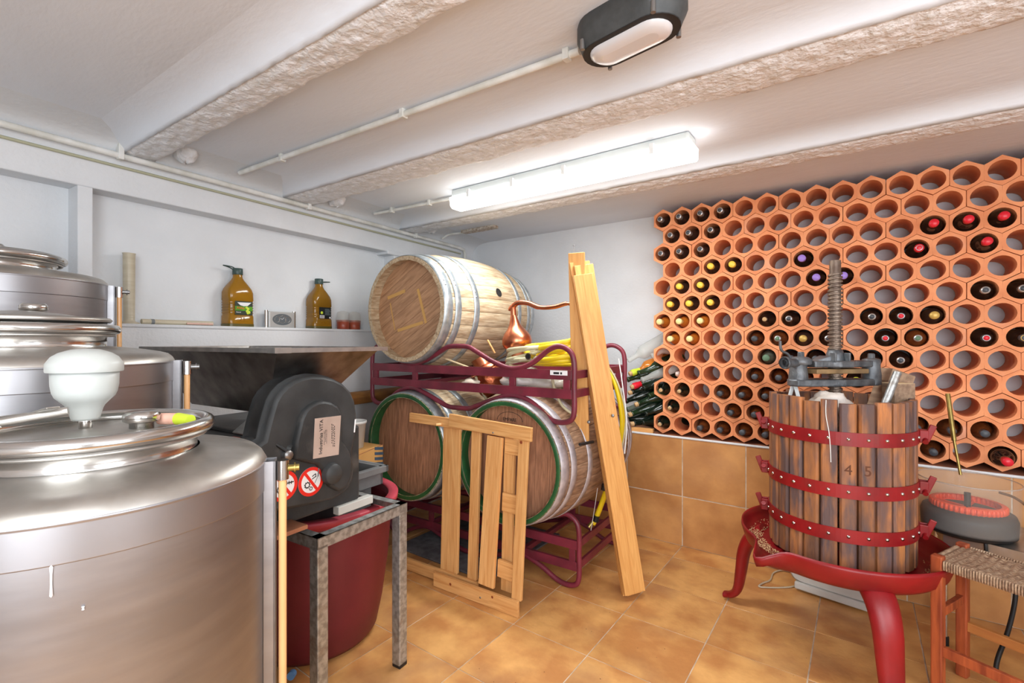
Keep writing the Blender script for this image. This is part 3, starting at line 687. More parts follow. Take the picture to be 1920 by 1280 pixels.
# ================================================================ LEFT WALL: LOG, SHELF THINGS
tag(place(MB().tube([(-2.705, 1.6, .994), (-2.705, 2.4, .996), (-2.705, 3.35, .992)], .046, 20, sub=4).build('wooden_pole', LOG, org=(-2.705, 2.4, .994)), L),
    'thick varnished brown pole running along the left wall behind the barrels', 'pole')
ZS = 1.4845
def jug(xc, yc, label, capdir, front):
    t = thing('oil_jug', label, 'bottle', (xc, yc, ZS), L, group='olive oil jugs on the wall shelf')
    def sec(a, b, z, p=5): return ([(xc + x, yc + y) for x, y in oval(a, b, 36, p)], ZS + z)
    secs = [sec(.046, .066, 0), sec(.054, .075, .006), sec(.055, .077, .02), sec(.054, .076, .062), sec(.051, .073, .066), sec(.051, .073, .15), sec(.054, .076, .156),
            sec(.054, .077, .20, 4), sec(.050, .071, .222, 3.4), sec(.040, .052, .25, 3), sec(.030, .034, .274, 2.4), sec(.0255, .0265, .290, 2), sec(.0245, .0245, .308, 2)]
    layers(secs).build('body', OIL, t)
    for k in range(5):                                                   # grip ribs on the narrow side
        layers([([(xc + x, yc + y) for x, y in oval(.0535, .0755, 36, 5)], ZS + .078 + k * .015), ([(xc + x, yc + y) for x, y in oval(.0535, .0755, 36, 5)], ZS + .083 + k * .015)]).build('rib', OIL, t)
    layers([([(xc + x, yc + y) for x, y in oval(.056, .078, 36, 5)], ZS + .0005), ([(xc + x, yc + y) for x, y in oval(.0562, .0785, 36, 5)], ZS + .016)]).build('foot', mat('jug_foot', lin(92, 84, 40), rough=.3), t)
    MB().lathe([(.027, .306), (.028, .308), (.028, .341), (.026, .344), (0, .344)], 28, T(xc, yc, ZS), cap=False).build('cap', OLIVEP, t)
    s = capdir
    MB().tube([(xc + .02, yc - .024, ZS + .312), (xc + .012, yc + s * .03, ZS + .325 + (.02 if s < 0 else .0)), (xc + .005, yc + s * .085, ZS + .352 - (.022 if s > 0 else 0)), (xc - .008, yc + s * .04, ZS + .345 - (.02 if s > 0 else 0)), (xc - .02, yc + .02, ZS + .318)], .0035, 8, sub=8).build('carry_handle', OLIVEP, t)
    x = xc + .0545
    if front:
        g = MB().box((x, yc - .045, ZS + .068), (x + .001, yc + .057, ZS + .148)).build('label', mat('label_dark', lin(44, 58, 50), rough=.3), t)
        g['label'] = 'dark green printed label'
        MB().box((x + .001, yc - .045, ZS + .092), (x + .0014, yc + .057, ZS + .118)).build('green_band', mat('label_green', lin(96, 168, 34), lin(70, 140, 30), scale=30, rough=.3), g)
        MB().prism([(-.033, .140), (.05, .142), (.028, .122), (.005, .119), (-.015, .124)], 0, .0006, axes((0, 1, 0), (0, 0, 1), (x + .0014, yc, ZS))).build('white_swoosh', WHS, g)
        text('Aliño', .022, axes((0, 1, 0), (0, 0, 1), (x + .0018, yc - .014, ZS + .108)), mat('label_orange', lin(236, 92, 30), rough=.4), g)
        text('Natural', .009, axes((0, 1, 0), (0, 0, 1), (x + .0018, yc - .026, ZS + .083)), WHS, g)
        for a, b, r in ((.022, .112, .007), (.031, .104, .008), (.026, .090, .009), (.036, .084, .009), (.029, .079, .007)):
            MB().lathe([(r, 0), (r * .6, .0012), (0, .0016)], 14, axes((0, 1, 0), (0, 0, 1), (x + .0014, yc + a, ZS + b)), cap=False).build('olive', CAPL, g)
        text('7 L', .03, axes((0, 1, 0), (0, 0, 1), (x + .001, yc, ZS + .042)), OIL, t, 'embossed_mark')
    else:
        g = MB().box((x, yc - .038, ZS + .068), (x + .001, yc + .056, ZS + .146)).build('label', mat('label_black', lin(30, 34, 36), rough=.3), t)
        g['label'] = 'black printed back label'
        MB().box((x + .001, yc - .034, ZS + .071), (x + .0014, yc + .002, ZS + .091)).build('barcode_patch', WHS, g)
        for k in range(9): MB().box((x + .0014, yc - .031 + k * .0034, ZS + .073), (x + .0017, yc - .0296 + k * .0034, ZS + .089)).build('barcode_line', BLS, g)
        MB().box((x + .001, yc + .041, ZS + .071), (x + .0014, yc + .054, ZS + .082)).build('white_patch', WHS, g)
        MB().lathe([(.010, 0), (.006, .0014), (0, .0016)], 16, axes((0, 1, 0), (0, 0, 1), (x + .001, yc - .018, ZS + .108)), cap=False).build('olive', CAPL, g)
        for k in range(6): MB().box((x + .001, yc + .007, ZS + .094 + k * .0075), (x + .0013, yc + .052 - (k % 3) * .006, ZS + .0975 + k * .0075)).build('print_line', mat('print_grey', lin(110, 124, 126), rough=.5), g)
        text('500', .03, axes((0, 1, 0), (0, 0, 1), (x + .001, yc, ZS + .042)), OIL, t, 'embossed_mark')
jug(-2.862, 1.588, 'large oil jug with bright green and orange label, handle swung left', -1, True)
jug(-2.862, 2.146, 'oil jug with black back label and barcode, near the terracotta cups', 1, False)
t = thing('weather_clock', 'silver desk clock with three dials in a dark oval, between the oil jugs', 'clock', (-2.86, 1.86, ZS), L)
MB().box((-2.885, 1.772, ZS), (-2.842, 1.948, ZS + .102)).build('case', SILV, t, bevel=.004)
for y in (1.765, 1.955): MB().cyl((-2.862, y, ZS), (-2.862, y, ZS + .108), .0105, 16).build('side_post', CHROME, t)
layers([(oval(.066, .036, 40, 2), 0), (oval(.064, .034, 40, 2), .002)], axes((0, 1, 0), (0, 0, 1), (-2.842, 1.86, ZS + .052))).build('dial_panel', DIAL, t)
for dy, r in ((-.036, .017), (0, .024), (.036, .017)):
    MB().tube([(-2.8395, 1.86 + dy + r * math.cos(2*PI*i/28), ZS + .052 + r * math.sin(2*PI*i/28)) for i in range(28)], .0011, 6, closed=True).build('dial_ring', CHROME, t)
for a in (.8, 2.6): MB().box((-2.8398, 0, 0), (-2.8392, .016, .0016), T(0, 1.86, ZS + .052) @ Rx(a)).build('clock_hand', WHS, t)
for yc, d in ((2.350, 'left one of the two terracotta cups on the shelf'), (2.452, 'right one of the two terracotta cups, half behind the barrel')):
    t = thing('terracotta_cup', d, 'cup', (-2.862, yc, ZS), L, group='terracotta cups on the shelf')
    MB().lathe([(0, 0), (.040, 0), (.043, .004), (.045, .068), (.0415, .068), (.040, .008), (0, .008)], 32, T(-2.862, yc, ZS), cap=False).build('bowl', TERRA, t)
t = thing('plastic_bag', 'clear plastic bag pulled over the terracotta cups', 'bag', (-2.862, 2.4, ZS + .06), L)
for yc in (2.350, 2.452):
    vs = []
    for i in range(9):
        for j in range(24):
            b = 2 * PI * j / 24; r = (.0475 - .012 * (i / 8) ** 3) * (1 + .05 * noise.noise((math.cos(b) * 3, math.sin(b) * 3, i * .6 + yc))) * (1 if i < 8 else .3)
            vs.append((-2.862 + r * math.cos(b), yc + r * math.sin(b), ZS + .055 + .010 * i))
    MB().add(vs, [(i*24+j, i*24+(j+1) % 24, (i+1)*24+(j+1) % 24, (i+1)*24+j) for i in range(8) for j in range(24)], True).build('film', mat('clear_film', lin(225, 222, 210), rough=.2, alpha=.22), t)
t = thing('measuring_cylinder', 'tall yellowed plastic measuring cylinder at the left end of the shelf', 'cylinder', (-2.86, 1.052, ZS), L)
MB().lathe([(0, 0), (.042, 0), (.042, .006), (.026, .012), (.0235, .02), (.0255, .345), (.028, .35), (.0245, .35), (.0215, .02), (0, .02)], 28, T(-2.86, 1.052, ZS), cap=False).build('cylinder', CREAM, t)
for k in range(22): MB().lathe([(.0247, .03 + k * .0138), (.0259, .031 + k * .0138), (.0247, .032 + k * .0138)], 20, T(-2.86, 1.052, ZS), cap=False, a0=-.9, a1=.5 if k % 5 else .9).build('graduation', CREAM, t)
t = thing('hydrometer_tube', 'long pale tube of measuring instruments lying on the shelf', 'tube', (-2.85, 1.25, ZS), L)
MB().cyl((-2.85, 1.10, ZS + .014), (-2.85, 1.44, ZS + .013), .013, 18).build('tube', CREAM, t)
MB().cyl((-2.85, 1.14, ZS + .014), (-2.85, 1.155, ZS + .014), .0136, 18).build('stopper', GREYP, t)
MB().cyl((-2.832, 1.30, ZS + .009), (-2.828, 1.43, ZS + .009), .006, 12).build('glass_stem', mat('rose_stem', lin(214, 176, 160), rough=.3), t)

# ================================================================ STAINLESS TANKS
def wheel(t, c, name='vent_cap', s=1.0):
    x, y, z = c
    MB().lathe([(0, 0), (.020 * s, 0), (.020 * s, .012 * s), (.026 * s, .014 * s), (.030 * s, .017 * s), (.030 * s, .028 * s), (.025 * s, .034 * s), (0, .035 * s)], 32, T(x, y, z), cap=False).build(name, CHROME, t)
def tank(xc, yc, R, zs, rr, zr, label, ga, knob, gauge_low=.12, lever=None, lz=-.012, lh=.006):
    t = thing('steel_tank', label, 'tank', (xc, yc, 0), L, group='stainless wine tanks on the left')
    mx = T(xc, yc, 0); zn = zs + (zr - zs) * .50
    MB().lathe([(0, .16), (R * .9, .16), (R, .20), (R, zs)], 96, mx, cap=False).build('body', STEEL, t)
    MB().lathe([(R, zs - .056), (R + .0022, zs - .0555), (R + .0022, zs - .054), (R + .0022, zs - .05), (R + .0022, zs - .004), (R + .0022, zs - .002), (R + .004, zs + .001), (R + .002, zs + .003)], 96, mx, cap=False, smooth=True).build('shoulder_band', STEELB, t)
    rn = rr * .90
    MB().lathe([(R + .003, zs), (R + .002, zs + .004), (R - .003, zs + .014), (R - .014, zs + .024), (R - .034, zs + .030), ((R + rn) / 2, zs + (zn - zs) * .82), (rn + .004, zn)], 96, mx, cap=False).build('dome', STEELD, t)
    MB().lathe([(rn, zn - .006), (rn + .0035, zn - .004), (rn, zn), (rn, zr - .022), (rn + .004, zr - .020), (rn + .006, zr - .012)], 96, mx, cap=False).build('neck', CHROME, t)
    MB().tube([(xc + rr * math.cos(a), yc + rr * math.sin(a), zr) for a in [2*PI*i/96 for i in range(96)]], .0135, 14, closed=True).build('clamp_ring', CHROME, t)
    MB().tube([(xc + (rr - .004) * math.cos(a), yc + (rr - .004) * math.sin(a), zr - .0165) for a in [2*PI*i/96 for i in range(96)]], .004, 8, closed=True).build('gasket_ring', STEELD, t)
    zl = zr + lz
    lid = MB().lathe([(rr - .010, zl - .006), (rr - .006, zl), (rr - .012, zl + .006), (rr - .022, zl + .002), (rr - .040, zl + .002), (rr * .45, zl + lh * .7), (.03, zl + lh), (0, zl + lh)], 96, mx, cap=False).build('lid', STEELD, t)
    wheel(t, (xc + knob[0], yc + knob[1], zl + lh * .5))
    if lever:
        a0, a1 = lever
        p = [(xc + (rr + .008) * math.cos(a), yc + (rr + .008) * math.sin(a), zr + .006) for a in [a0 + (a1 - a0) * i / 10 for i in range(11)]]
        MB().tube(p, .0085, 10).build('clamp_lever', STEELD, t)
        a = a1; c = (xc + (rr + .012) * math.cos(a), yc + (rr + .012) * math.sin(a), zr)
        mb = MB().box((-.012, -.026, -.013), (.012, .026, .016), T(*c) @ Rz(a)); br_ = mb.build('lever_bracket', STEELD, t, bevel=.003)
        for s in (-.011, .011): MB().lathe([(.006, 0), (.005, .004), (0, .005)], 12, T(*c) @ Rz(a) @ T(.012, s, .001) @ Ry(PI / 2), cap=False).build('rivet', RIVET, br_)
    # level gauge: angle strip, sight tube, top fitting
    g = T(xc, yc, 0) @ Rz(ga)
    MB().box((R - .012, -.002, .2), (R + .001, .004, zs - .004), g).build('weld_strip', CHROME, t)
    MB().box((R, -.020, gauge_low), (R + .022, -.016, zs + .003), g).box((R + .018, -.020, gauge_low), (R + .022, .006, zs + .003), g).box((R - .004, .016, gauge_low), (R + .022, .020, zs + .003), g).build('gauge_bracket', STEEL, t)
    MB().cyl(g @ Vector((R + .034, 0, gauge_low)), g @ Vector((R + .034, 0, zs - .035)), .0080, 16).build('sight_tube', WINE, t)
    f = MB().cyl(g @ Vector((R + .034, 0, zs - .04)), g @ Vector((R + .034, 0, zs + .0)), .0125, 16).build('gauge_fitting', CHROME, t)
    MB().cyl(g @ Vector((R + .04, 0, zs - .018)), g @ Vector((R + .066, 0, zs - .018)), .007, 12).lathe([(.011, 0), (.011, .003)], 6, g @ T(R + .056, 0, zs - .018) @ Ry(PI / 2)).build('wing_nut', BRASS if R < .3 else RIVET, f)
    for k in range(3):
        a = ga + .6 + k * 2 * PI / 3
        MB().box((-.02, -.02, 0), (.02, .02, .2), T(xc, yc, 0) @ Rz(a) @ T(R - .05, 0, 0)).build('leg', STEEL, t)
    return t
g1 = math.atan2(.5, 1)
tk1 = tank(-1.12, .359, .28, 1.151, .177, 1.237, 'nearest stainless steel tank, filling the lower left, with airlock on its lid', .93, (.01, .07), lever=(3.4, 4.6))
tk2 = tank(-1.777, .417, .33, 1.339, .192, 1.432, 'middle stainless steel tank, its open clamp-ring lid at eye level', 1.06, (-.035, .03), lever=(4.2, 4.95), lz=.026, lh=.022)
tk3 = tank(-2.44, .49, .32, 1.61, .19, 1.695, 'tallest stainless steel tank, farthest back against the left wall', 1.13, (-.06, .02), lever=(4.0, 5.6), lz=.012, lh=.022)
for px, y0_, y1_ in ((96, 1058, 1120), (156, 1136, 1143)):
    u_ = (px - CX) / FPX; dx_, dy_ = u_ * L.R[0] + L.F[0], u_ * L.R[1] + L.F[1]
    A_, B__, C_ = dx_*dx_ + dy_*dy_, -2 * (dx_ * -1.12 + dy_ * .359), 1.12**2 + .359**2 - .2815**2
    tt_ = (-B__ - math.sqrt(B__*B__ - 4*A_*C_)) / (2*A_); hx_, hy_ = dx_ * tt_, dy_ * tt_
    zt_, zb_ = EYE - (y0_ - CY) / FPX * tt_, EYE - (y1_ - CY) / FPX * tt_; h0 = zt_ - zb_; zm_ = (zt_ + zb_) / 2
    if px == 83: zm_ += .02
    MB().lathe([(0, -h0 / 2), (.0020, -h0 * .45), (.0012, -h0 * .1), (.0014, h0 * .2), (.0022, h0 * .42), (0, h0 / 2)], 10, T(hx_, hy_, zm_), cap=False).build('paint_drip', WHS, tk1)
# pouring lever lying across the nearest lid
t = thing('airlock', 'white translucent funnel-shaped airlock standing on the nearest tank lid', 'airlock', (-1.205, .372, 1.226), L)
mx = T(-1.205, .372, 1.226)
MB().lathe([(0, 0), (.0105, 0), (.0105, .02), (.0095, .022)], 20, mx, cap=False).build('stem', CHROME, t)
MB().lathe([(.019, .019), (.019, .024), (.008, .024)], 20, mx, cap=False).build('stem_nut', STEELD, t)
MB().lathe([(.010, .0195), (.0215, .020), (.0225, .024), (.0268, .041), (.0300, .048), (.0380, .057), (.0455, .065), (.0492, .074), (.0515, .088), (.0525, .122), (.0505, .122), (.049, .092), (.02, .04)], 40, mx, cap=False).build('bulb', TRANSL, t)
MB().lathe([(.0585, .114), (.0592, .116), (.0592, .130), (.0565, .134), (.051, .143), (.040, .151), (.022, .1575), (0, .159)], 40, mx, cap=False).build('cap', TRANSL, t)
t = thing('bottle_stopper', 'pink cork with lime green end lying on the nearest tank lid', 'cork', (-1.02, .44, 1.245), L)
p0 = L.pt(300, 776, z=1.252); p1 = L.pt(334, 776, z=1.252); p2 = L.pt(358, 778, z=1.252)
for p in (p0, p1, p2): p.z = 1.2425
MB().cyl(p0, p1, .0115, 20).build('cork', PINKC, t, bevel=.002)
MB().cyl(p1, p2, .0122, 20, r1=.010).build('wrapped_end', CAPL, t, bevel=.002)
t = thing('tap_lever', 'grey steel lever arm lying over the nearest tank ring at the picture edge', 'lever', L.pt(60, 775, z=1.265), L)
a, b = L.pt(2, 792, z=1.262), L.pt(128, 770, z=1.275)
MB().cyl(a, b, .008, 12).build('arm', STEELD, t)
bar('plate', L.pt(0, 782, z=1.262), L.pt(78, 772, z=1.272), .028, .004, STEELD, t)
bar('plate', L.pt(60, 776, z=1.27), L.pt(100, 764, z=1.285), .02, .004, STEELD, t)

# ================================================================ CRUSHER ON ITS STAND
t = stand = thing('steel_stand', 'galvanised steel stand under the grape crusher, square legs and angle rails', 'table', (-1.9, 1.32, 0), L)
X0, X1, Y0, Y1, ZT = -2.44, -1.468, 1.095, 1.545, .70
for x, y in ((X1, Y0), (X1, Y1), (X0, Y0), (X0, Y1)):
    sx = -1 if x == X1 else 1; sy = 1 if y == Y0 else -1
    l = MB().box((min(x, x + sx*.046), min(y, y + sy*.046), .012), (max(x, x + sx*.046), max(y, y + sy*.046), ZT - .03)).build('leg', GALV, t, bevel=.004)
    MB().box((min(x, x + sx*.045) , min(y, y + sy*.045), 0), (max(x, x + sx*.045), max(y, y + sy*.045), .022)).build('foot_cap', BLACK, l, bevel=.003)
def angle_rail(a, b, inward):
    a, b, n = Vector(a), Vector(b), Vector(inward)
    up = Vector((0, 0, 1)); e = .004
    mb = MB()
    for u0, u1, v0, v1 in ((0, e, -.042, 0), (0, .038, -e, 0)):
        q = [a + n*u0 + up*v0, b + n*u0 + up*v0, b + n*u1 + up*v0, a + n*u1 + up*v0]
        w_ = [p + up * (v1 - v0) for p in q]; mb.hexa(q, w_)
    mb.build('rail', GALV, t)
angle_rail((X1, Y0, ZT), (X1, Y1, ZT), (-1, 0, 0)); angle_rail((X0, Y0, ZT), (X0, Y1, ZT), (1, 0, 0))
angle_rail((X0, Y0, ZT), (X1, Y0, ZT), (0, 1, 0)); angle_rail((X0, Y1, ZT), (X1, Y1, ZT), (0, -1, 0))

t = thing('grape_crusher', 'electric grape crusher with steel hopper and black drive cover on the steel stand', 'machine', (-1.9, 1.2, ZT), L)
ZR = 1.372
rim = [(-2.45, .964), (-1.50, .964), (-1.50, 1.423), (-2.45, 1.423)]; bot = [(-2.33, 1.09), (-1.76, 1.09), (-1.76, 1.30), (-2.33, 1.30)]
for i, nm in enumerate(('near', 'end', 'far', 'back')):
    j = (i + 1) % 4
    a, b = Vector((*rim[i], ZR)), Vector((*rim[j], ZR)); c, d = Vector((*bot[j], 1.12)), Vector((*bot[i], 1.12))
    n = (b - a).cross(c - a).normalized() * .002
    MB().hexa([a, b, c, d], [p + n for p in (a, b, c, d)]).build('hopper_panel', HOPST, t)
fl = .020
mb = MB()
o_ = [(-2.45 - fl, .964 - fl), (-1.50 + fl, .964 - fl), (-1.50 + fl, 1.423 + fl), (-2.45 - fl, 1.423 + fl)]
for i in range(4):
    j = (i + 1) % 4
    mb.hexa([(*rim[i], ZR - .001), (*o_[i], ZR - .012), (*o_[j], ZR - .012), (*rim[j], ZR - .001)], [(*rim[i], ZR + .004), (*o_[i], ZR + .004), (*o_[j], ZR + .004), (*rim[j], ZR + .004)])
mb.build('hopper_rim', HOPRIM, t)
MB().box((-1.52, .940, ZR - .013), (-1.476, 1.0, ZR + .0055)).build('rim_corner_clip', HOPRIM, t)
b_ = MB().lathe([(.008, 0), (.006, .005), (0, .006)], 12, T(-1.9, 1.0, 1.335) @ Rx(2.0), cap=False).build('bolt', BRASS, t)
MB().box((-1.77, 1.10, 1.04), (-1.60, 1.32, 1.125)).build('roller_housing', GREYP, t, bevel=.006)
MB().box((-2.40, 1.06, .735), (-1.60, 1.40, 1.045)).build('destemmer_body', BLKP, t, bevel=.01)
MB().hexa([(-1.90, 1.03, 1.045), (-1.66, 1.03, 1.045), (-1.66, 1.04, 1.037), (-1.90, 1.04, 1.037)], [(-1.84, 1.085, 1.118), (-1.64, 1.085, 1.118), (-1.64, 1.095, 1.11), (-1.84, 1.095, 1.11)]).build('guard_plate', mat('guard_plastic', lin(150, 150, 146), lin(120, 120, 118), scale=24, rough=.35), t, bevel=.004)
MB().box((-2.3, .985, 1.005), (-1.62, 1.065, 1.03)).build('side_ledge', BLKP, t, bevel=.004)
MB().box((-1.88, .995, 1.0302), (-1.78, 1.03, 1.0315)).build('red_sticker', mat('red_tag', lin(196, 70, 66), lin(226, 140, 130), scale=60, rough=.5), t)
MB().box((-2.30, 1.40, 1.085), (-2.05, 1.50, 1.10)).build('wooden_shelf_board', PINE2, t)
MB().box((-1.62, 1.28, .702), (-1.585, 1.46, .735)).build('white_frame_plate', HEATER, t, bevel=.003)
MB().box((-1.62, .93, .735), (-1.50, 1.08, .75)).build('base_board', LEDGE, t, bevel=.002)
def pix(poly, X): return [(lambda q: (q.y, q.z))(L.pt(x, y, X=X)) for x, y in poly]
XC = -1.485
outl = [(462, 950), (464, 870), (478, 838), (497, 826), (503, 798), (510, 772), (516, 752), (525, 737), (537, 724), (552, 714), (568, 707.5), (586, 704), (607, 705), (627, 709.5), (645, 719), (659, 734), (667, 752), (670, 775), (669, 810), (663, 842), (663, 860), (666, 880), (663, 900), (656, 914), (645, 926), (628, 936), (600, 943), (570, 950), (516, 960)]
P = pix(outl, XC); mxc = axes((0, 1, 0), (0, 0, 1), (0, 0, 0))           # prism Z -> +X
def shrink(poly, d):
    n = len(poly); out = []
    for i in range(n):
        a, b, c = Vector(poly[i-1]), Vector(poly[i]), Vector(poly[(i+1) % n])
        e1 = (b - a).normalized(); e2 = (c - b).normalized(); nrm = Vector((e1.y + e2.y, -(e1.x + e2.x)))
        if nrm.length < 1e-6: nrm = Vector((e1.y, -e1.x))
        nrm.normalize(); out.append(tuple(b - nrm * d * ORI))
    return out
ar = sum(P[i][0] * P[(i+1) % len(P)][1] - P[(i+1) % len(P)][0] * P[i][1] for i in range(len(P)))
ORI = 1 if ar > 0 else -1
cover = layers([(P, XC - .13), (P, XC - .052), (shrink(P, -.006), XC - .050), (shrink(P, -.006), XC - .040), (P, XC - .038), (P, XC - .014), (shrink(P, .004), XC - .005), (shrink(P, .012), XC)], mxc).build('drive_cover', BLKP, t)
inn = [(553, 862), (554, 830), (560, 805), (565, 785), (572, 770), (583, 759), (597, 752), (610, 750.5), (624, 753.5), (636, 761), (643, 774), (645, 792), (644, 812), (643, 826), (651, 834), (658, 846), (662, 860), (663, 880), (659, 900), (650, 915), (636, 922), (620, 914), (611, 898), (606, 882), (596, 872), (575, 868)]
I_ = pix(inn, XC + .02)
layers([(I_, XC - .01), (shrink(I_, .002), XC + .010), (shrink(I_, .006), XC + .017), (shrink(I_, .012), XC + .020)], mxc).build('raised_cover', BLKP, t)
q = L.pt(628, 889, X=XC + .04)
MB().lathe([(.040, 0), (.036, .016), (.033, .022), (0, .023)], 32, axes((0, 1, 0), (0, 0, 1), (XC + .018, q.y, q.z)), cap=False).build('cover_boss', BLKP, t)
q = L.pt(539, 853, X=XC + .012)
MB().lathe([(.017, 0), (.017, .022), (.0155, .026), (0, .026)], 10, axes((0, 1, 0), (0, 0, 1), (XC - .004, q.y, q.z)), cap=False).build('bolt_head', RIVET, t)
q = L.pt(505, 835, X=XC - .05)
MB().tube([(XC - .09, q.y - .06, q.z + .015), (XC - .05, q.y, q.z + .012), (XC - .01, q.y + .05, q.z - .02)], .022, 12, sub=5).build('cable_gland', BLKP, t)
MB().tube([(XC - .03, q.y - .03, q.z + .035), (XC, q.y, q.z + .005), (XC + .015, q.y + .03, q.z - .025)], .006, 8, sub=5).build('hose_clip', BLACK, t)
# rating plate
XP = XC + .0205
pl = pix([(590, 784.5), (639, 778.5), (634.5, 852), (586.5, 860)], XP)
g = MB().prism(pl, 0, .0015, axes((0, 1, 0), (0, 0, 1), (XP, 0, 0))).build('rating_plate', ALU, t); g['label'] = 'dull aluminium maker plate, lettering turned sideways'
cyy = sum(p[0] for p in pl) / 4; cz_ = sum(p[1] for p in pl) / 4
ax_ = lambda dy, dz: axes((0, .04, 1), (0, -1, .04), (XP + .0018, cyy + dy, cz_ + dz))
text('Industrias VITA', .0195, ax_(-.026, .004), BLS, g)
for dy, ln in ((-.014, .05), (-.009, .045), (-.004, .05), (.018, .072), (.024, .085), (.030, .078)):
    s0 = random.uniform(-.01, .01)
    for k in range(9):
        a0 = -ln / 2 + ln * k / 9 + s0
        MB().box((XP + .0015, cyy + dy, cz_ + a0), (XP + .0018, cyy + dy + .0018 + (.0008 if dy > 0 else 0), cz_ + a0 + ln / 9 * random.uniform(.45, .85))).build('print_line', BLS, g)
# two round prohibition signs
def gear(c, r, n, mx):
    pts = []
    for i in range(n * 4):
        rr = r * (1.25 if i % 4 in (0, 1) else 1); a = 2 * PI * i / (n * 4); pts.append((c[0] + rr * math.cos(a), c[1] + rr * math.sin(a)))
    mb = MB(); m = len(pts); inn_ = [(c[0] + r * .68 * math.cos(2*PI*i/m), c[1] + r * .68 * math.sin(2*PI*i/m)) for i in range(m)]
    mb.add([(x, y, .0003) for x, y in pts + inn_], [(i, (i+1) % m, m+(i+1) % m, m+i) for i in range(m)], False, mx); return mb
def sign(px, py, r, tools, label):
    q = L.pt(px, py, X=XC + .001); mx = axes((0, 1, 0), (0, 0, 1), (XC + .0008, q.y, q.z))
    s = MB().lathe([(0, .001), (r, .001), (r, 0)], 48, mx, cap=False, smooth=False).build('warning_sign', WHS, t); s['label'] = label
    ma = mx @ T(0, 0, .0012)
    MB().lathe([(r * .77, 0), (r * .77, .0006), (r, .0006), (r, 0)], 48, ma, cap=False, smooth=False).build('sign_ring', REDS, s)
    MB().box((-r * .85, -r * .1, 0), (r * .85, r * .1, .0007), ma @ Rz(-.95)).build('sign_bar', REDS, s)
    gear((-.30 * r, -.18 * r), r * .2, 9, ma).build('gear_symbol', BLS, s); gear((-.02 * r, -.48 * r), r * .12, 8, ma).build('gear_symbol', BLS, s)
    if tools:
        MB().box((0, -.0008, 0), (r * .5, .0008, .0004), ma @ T(.28 * r, -.18 * r, 0) @ Rz(1.0)).box((-.002, .0, 0), (.002, .004, .0004), ma @ T(.53 * r, .24 * r, 0) @ Rz(-.6)).build('spanner_symbol', BLS, s)
        MB().box((0, 0, 0), (r * .3, r * .06, .0004), ma @ T(.1 * r, .3 * r, 0) @ Rz(.5)).box((0, 0, 0), (r * .06, r * .26, .0004), ma @ T(.36 * r, .22 * r, 0) @ Rz(.1)).box((0, 0, 0), (r * .3, r * .06, .0004), ma @ T(.08 * r, .12 * r, 0) @ Rz(.4)).build('oil_can_symbol', BLS, s)
        MB().box((0, -.1 * r, 0), (.09 * r, .55 * r, .0008), ma @ T(.52 * r, .38 * r, 0) @ Rz(-.1)).build('scrape_mark', GREYP, s)
    else:
        MB().box((-.04 * r, .10 * r, 0), (.72 * r, .17 * r, .0004), ma).build('hand_symbol', BLS, s)
        for k in range(4): MB().box((k * .17 * r, .02 * r, 0), (k * .17 * r + .06 * r, .34 * r - .04 * r * k, .0004), ma).build('finger_symbol', BLS, s)
sign(583, 902.5, .0505, True, 'red and white no-servicing sign with gears, can and spanner')
sign(532, 911, .0505, False, 'red and white keep-hands-off sign with gears, half hidden by the tank')
MB().box((0, 0, 0), (.0006, .006, .05), T(XC + .0008, L.pt(666, 800, X=XC).y - .008, L.pt(666, 800, X=XC).z - .02) @ Rx(-.1)).build('paint_streak', WHS, t)

t = thing('red_tub', 'large maroon plastic tub under the crusher stand, pink faded rim', 'tub', (-2.02, 1.49, 0), L)
mx = T(-2.02, 1.49, 0); H_ = .655
MB().lathe([(0, .0), (.24, .0), (.272, .008), (.292, .035), (.318, .16), (.345, .36), (.362, .60), (.364, H_ - .01), (.350, H_ - .01), (.348, .58), (.30, .14), (.27, .03), (0, .022)], 72, mx, cap=False).build('shell', TUBM, t)
MB().lathe([(.348, H_ - .045), (.366, H_ - .045), (.368, H_ - .028), (.392, H_ - .026), (.394, H_ - .004), (.388, H_), (.350, H_), (.346, H_ - .01)], 72, mx, cap=False).build('rim', TUBR, t)
MB().box((.358, -.002, .05), (.3665, .002, .60), mx @ Rz(.42) @ Matrix.Identity(4)).build('moulding_seam', TUBM, t) if 0 else None
MB().cyl((-1.80, 1.225, .030), (-1.785, 1.205, .034), .016, 14).build('drain_plug', mat('blue_plastic', lin(98, 150, 206), rough=.4), t)
t = thing('grey_crate', 'grey plastic crate resting inside the maroon tub', 'crate', (-2.1, 1.66, .60), L)
for (a, b) in (((-2.28, 1.50), (-1.86, 1.52)), ((-2.28, 1.76), (-1.86, 1.78)), ((-2.28, 1.50), (-2.26, 1.78)), ((-1.88, 1.50), (-1.86, 1.78))):
    MB().box((a[0], a[1], .662), (b[0], b[1], .755)).build('side_wall', GREYP, t, bevel=.003)
MB().box((-2.22, 1.50, .47), (-1.88, 1.72, .664)).build('base', GREYP, t, bevel=.004)
mb = MB()
for a, b in (((-2.30, 1.48), (-1.84, 1.50)), ((-2.30, 1.78), (-1.84, 1.80)), ((-2.30, 1.48), (-2.28, 1.80)), ((-1.86, 1.48), (-1.84, 1.80))): mb.box((a[0], a[1], .725), (b[0], b[1], .757))
mb.build('lip', GREYP, t, bevel=.003)
t = thing('cardboard_box', 'tall cardboard box with blue stripes standing behind the tub', 'box', (-2.42, 2.06, 0), L)
MB().box((-2.62, 1.93, 0), (-2.30, 2.20, .735)).build('carton', CARD, t, bevel=.003)
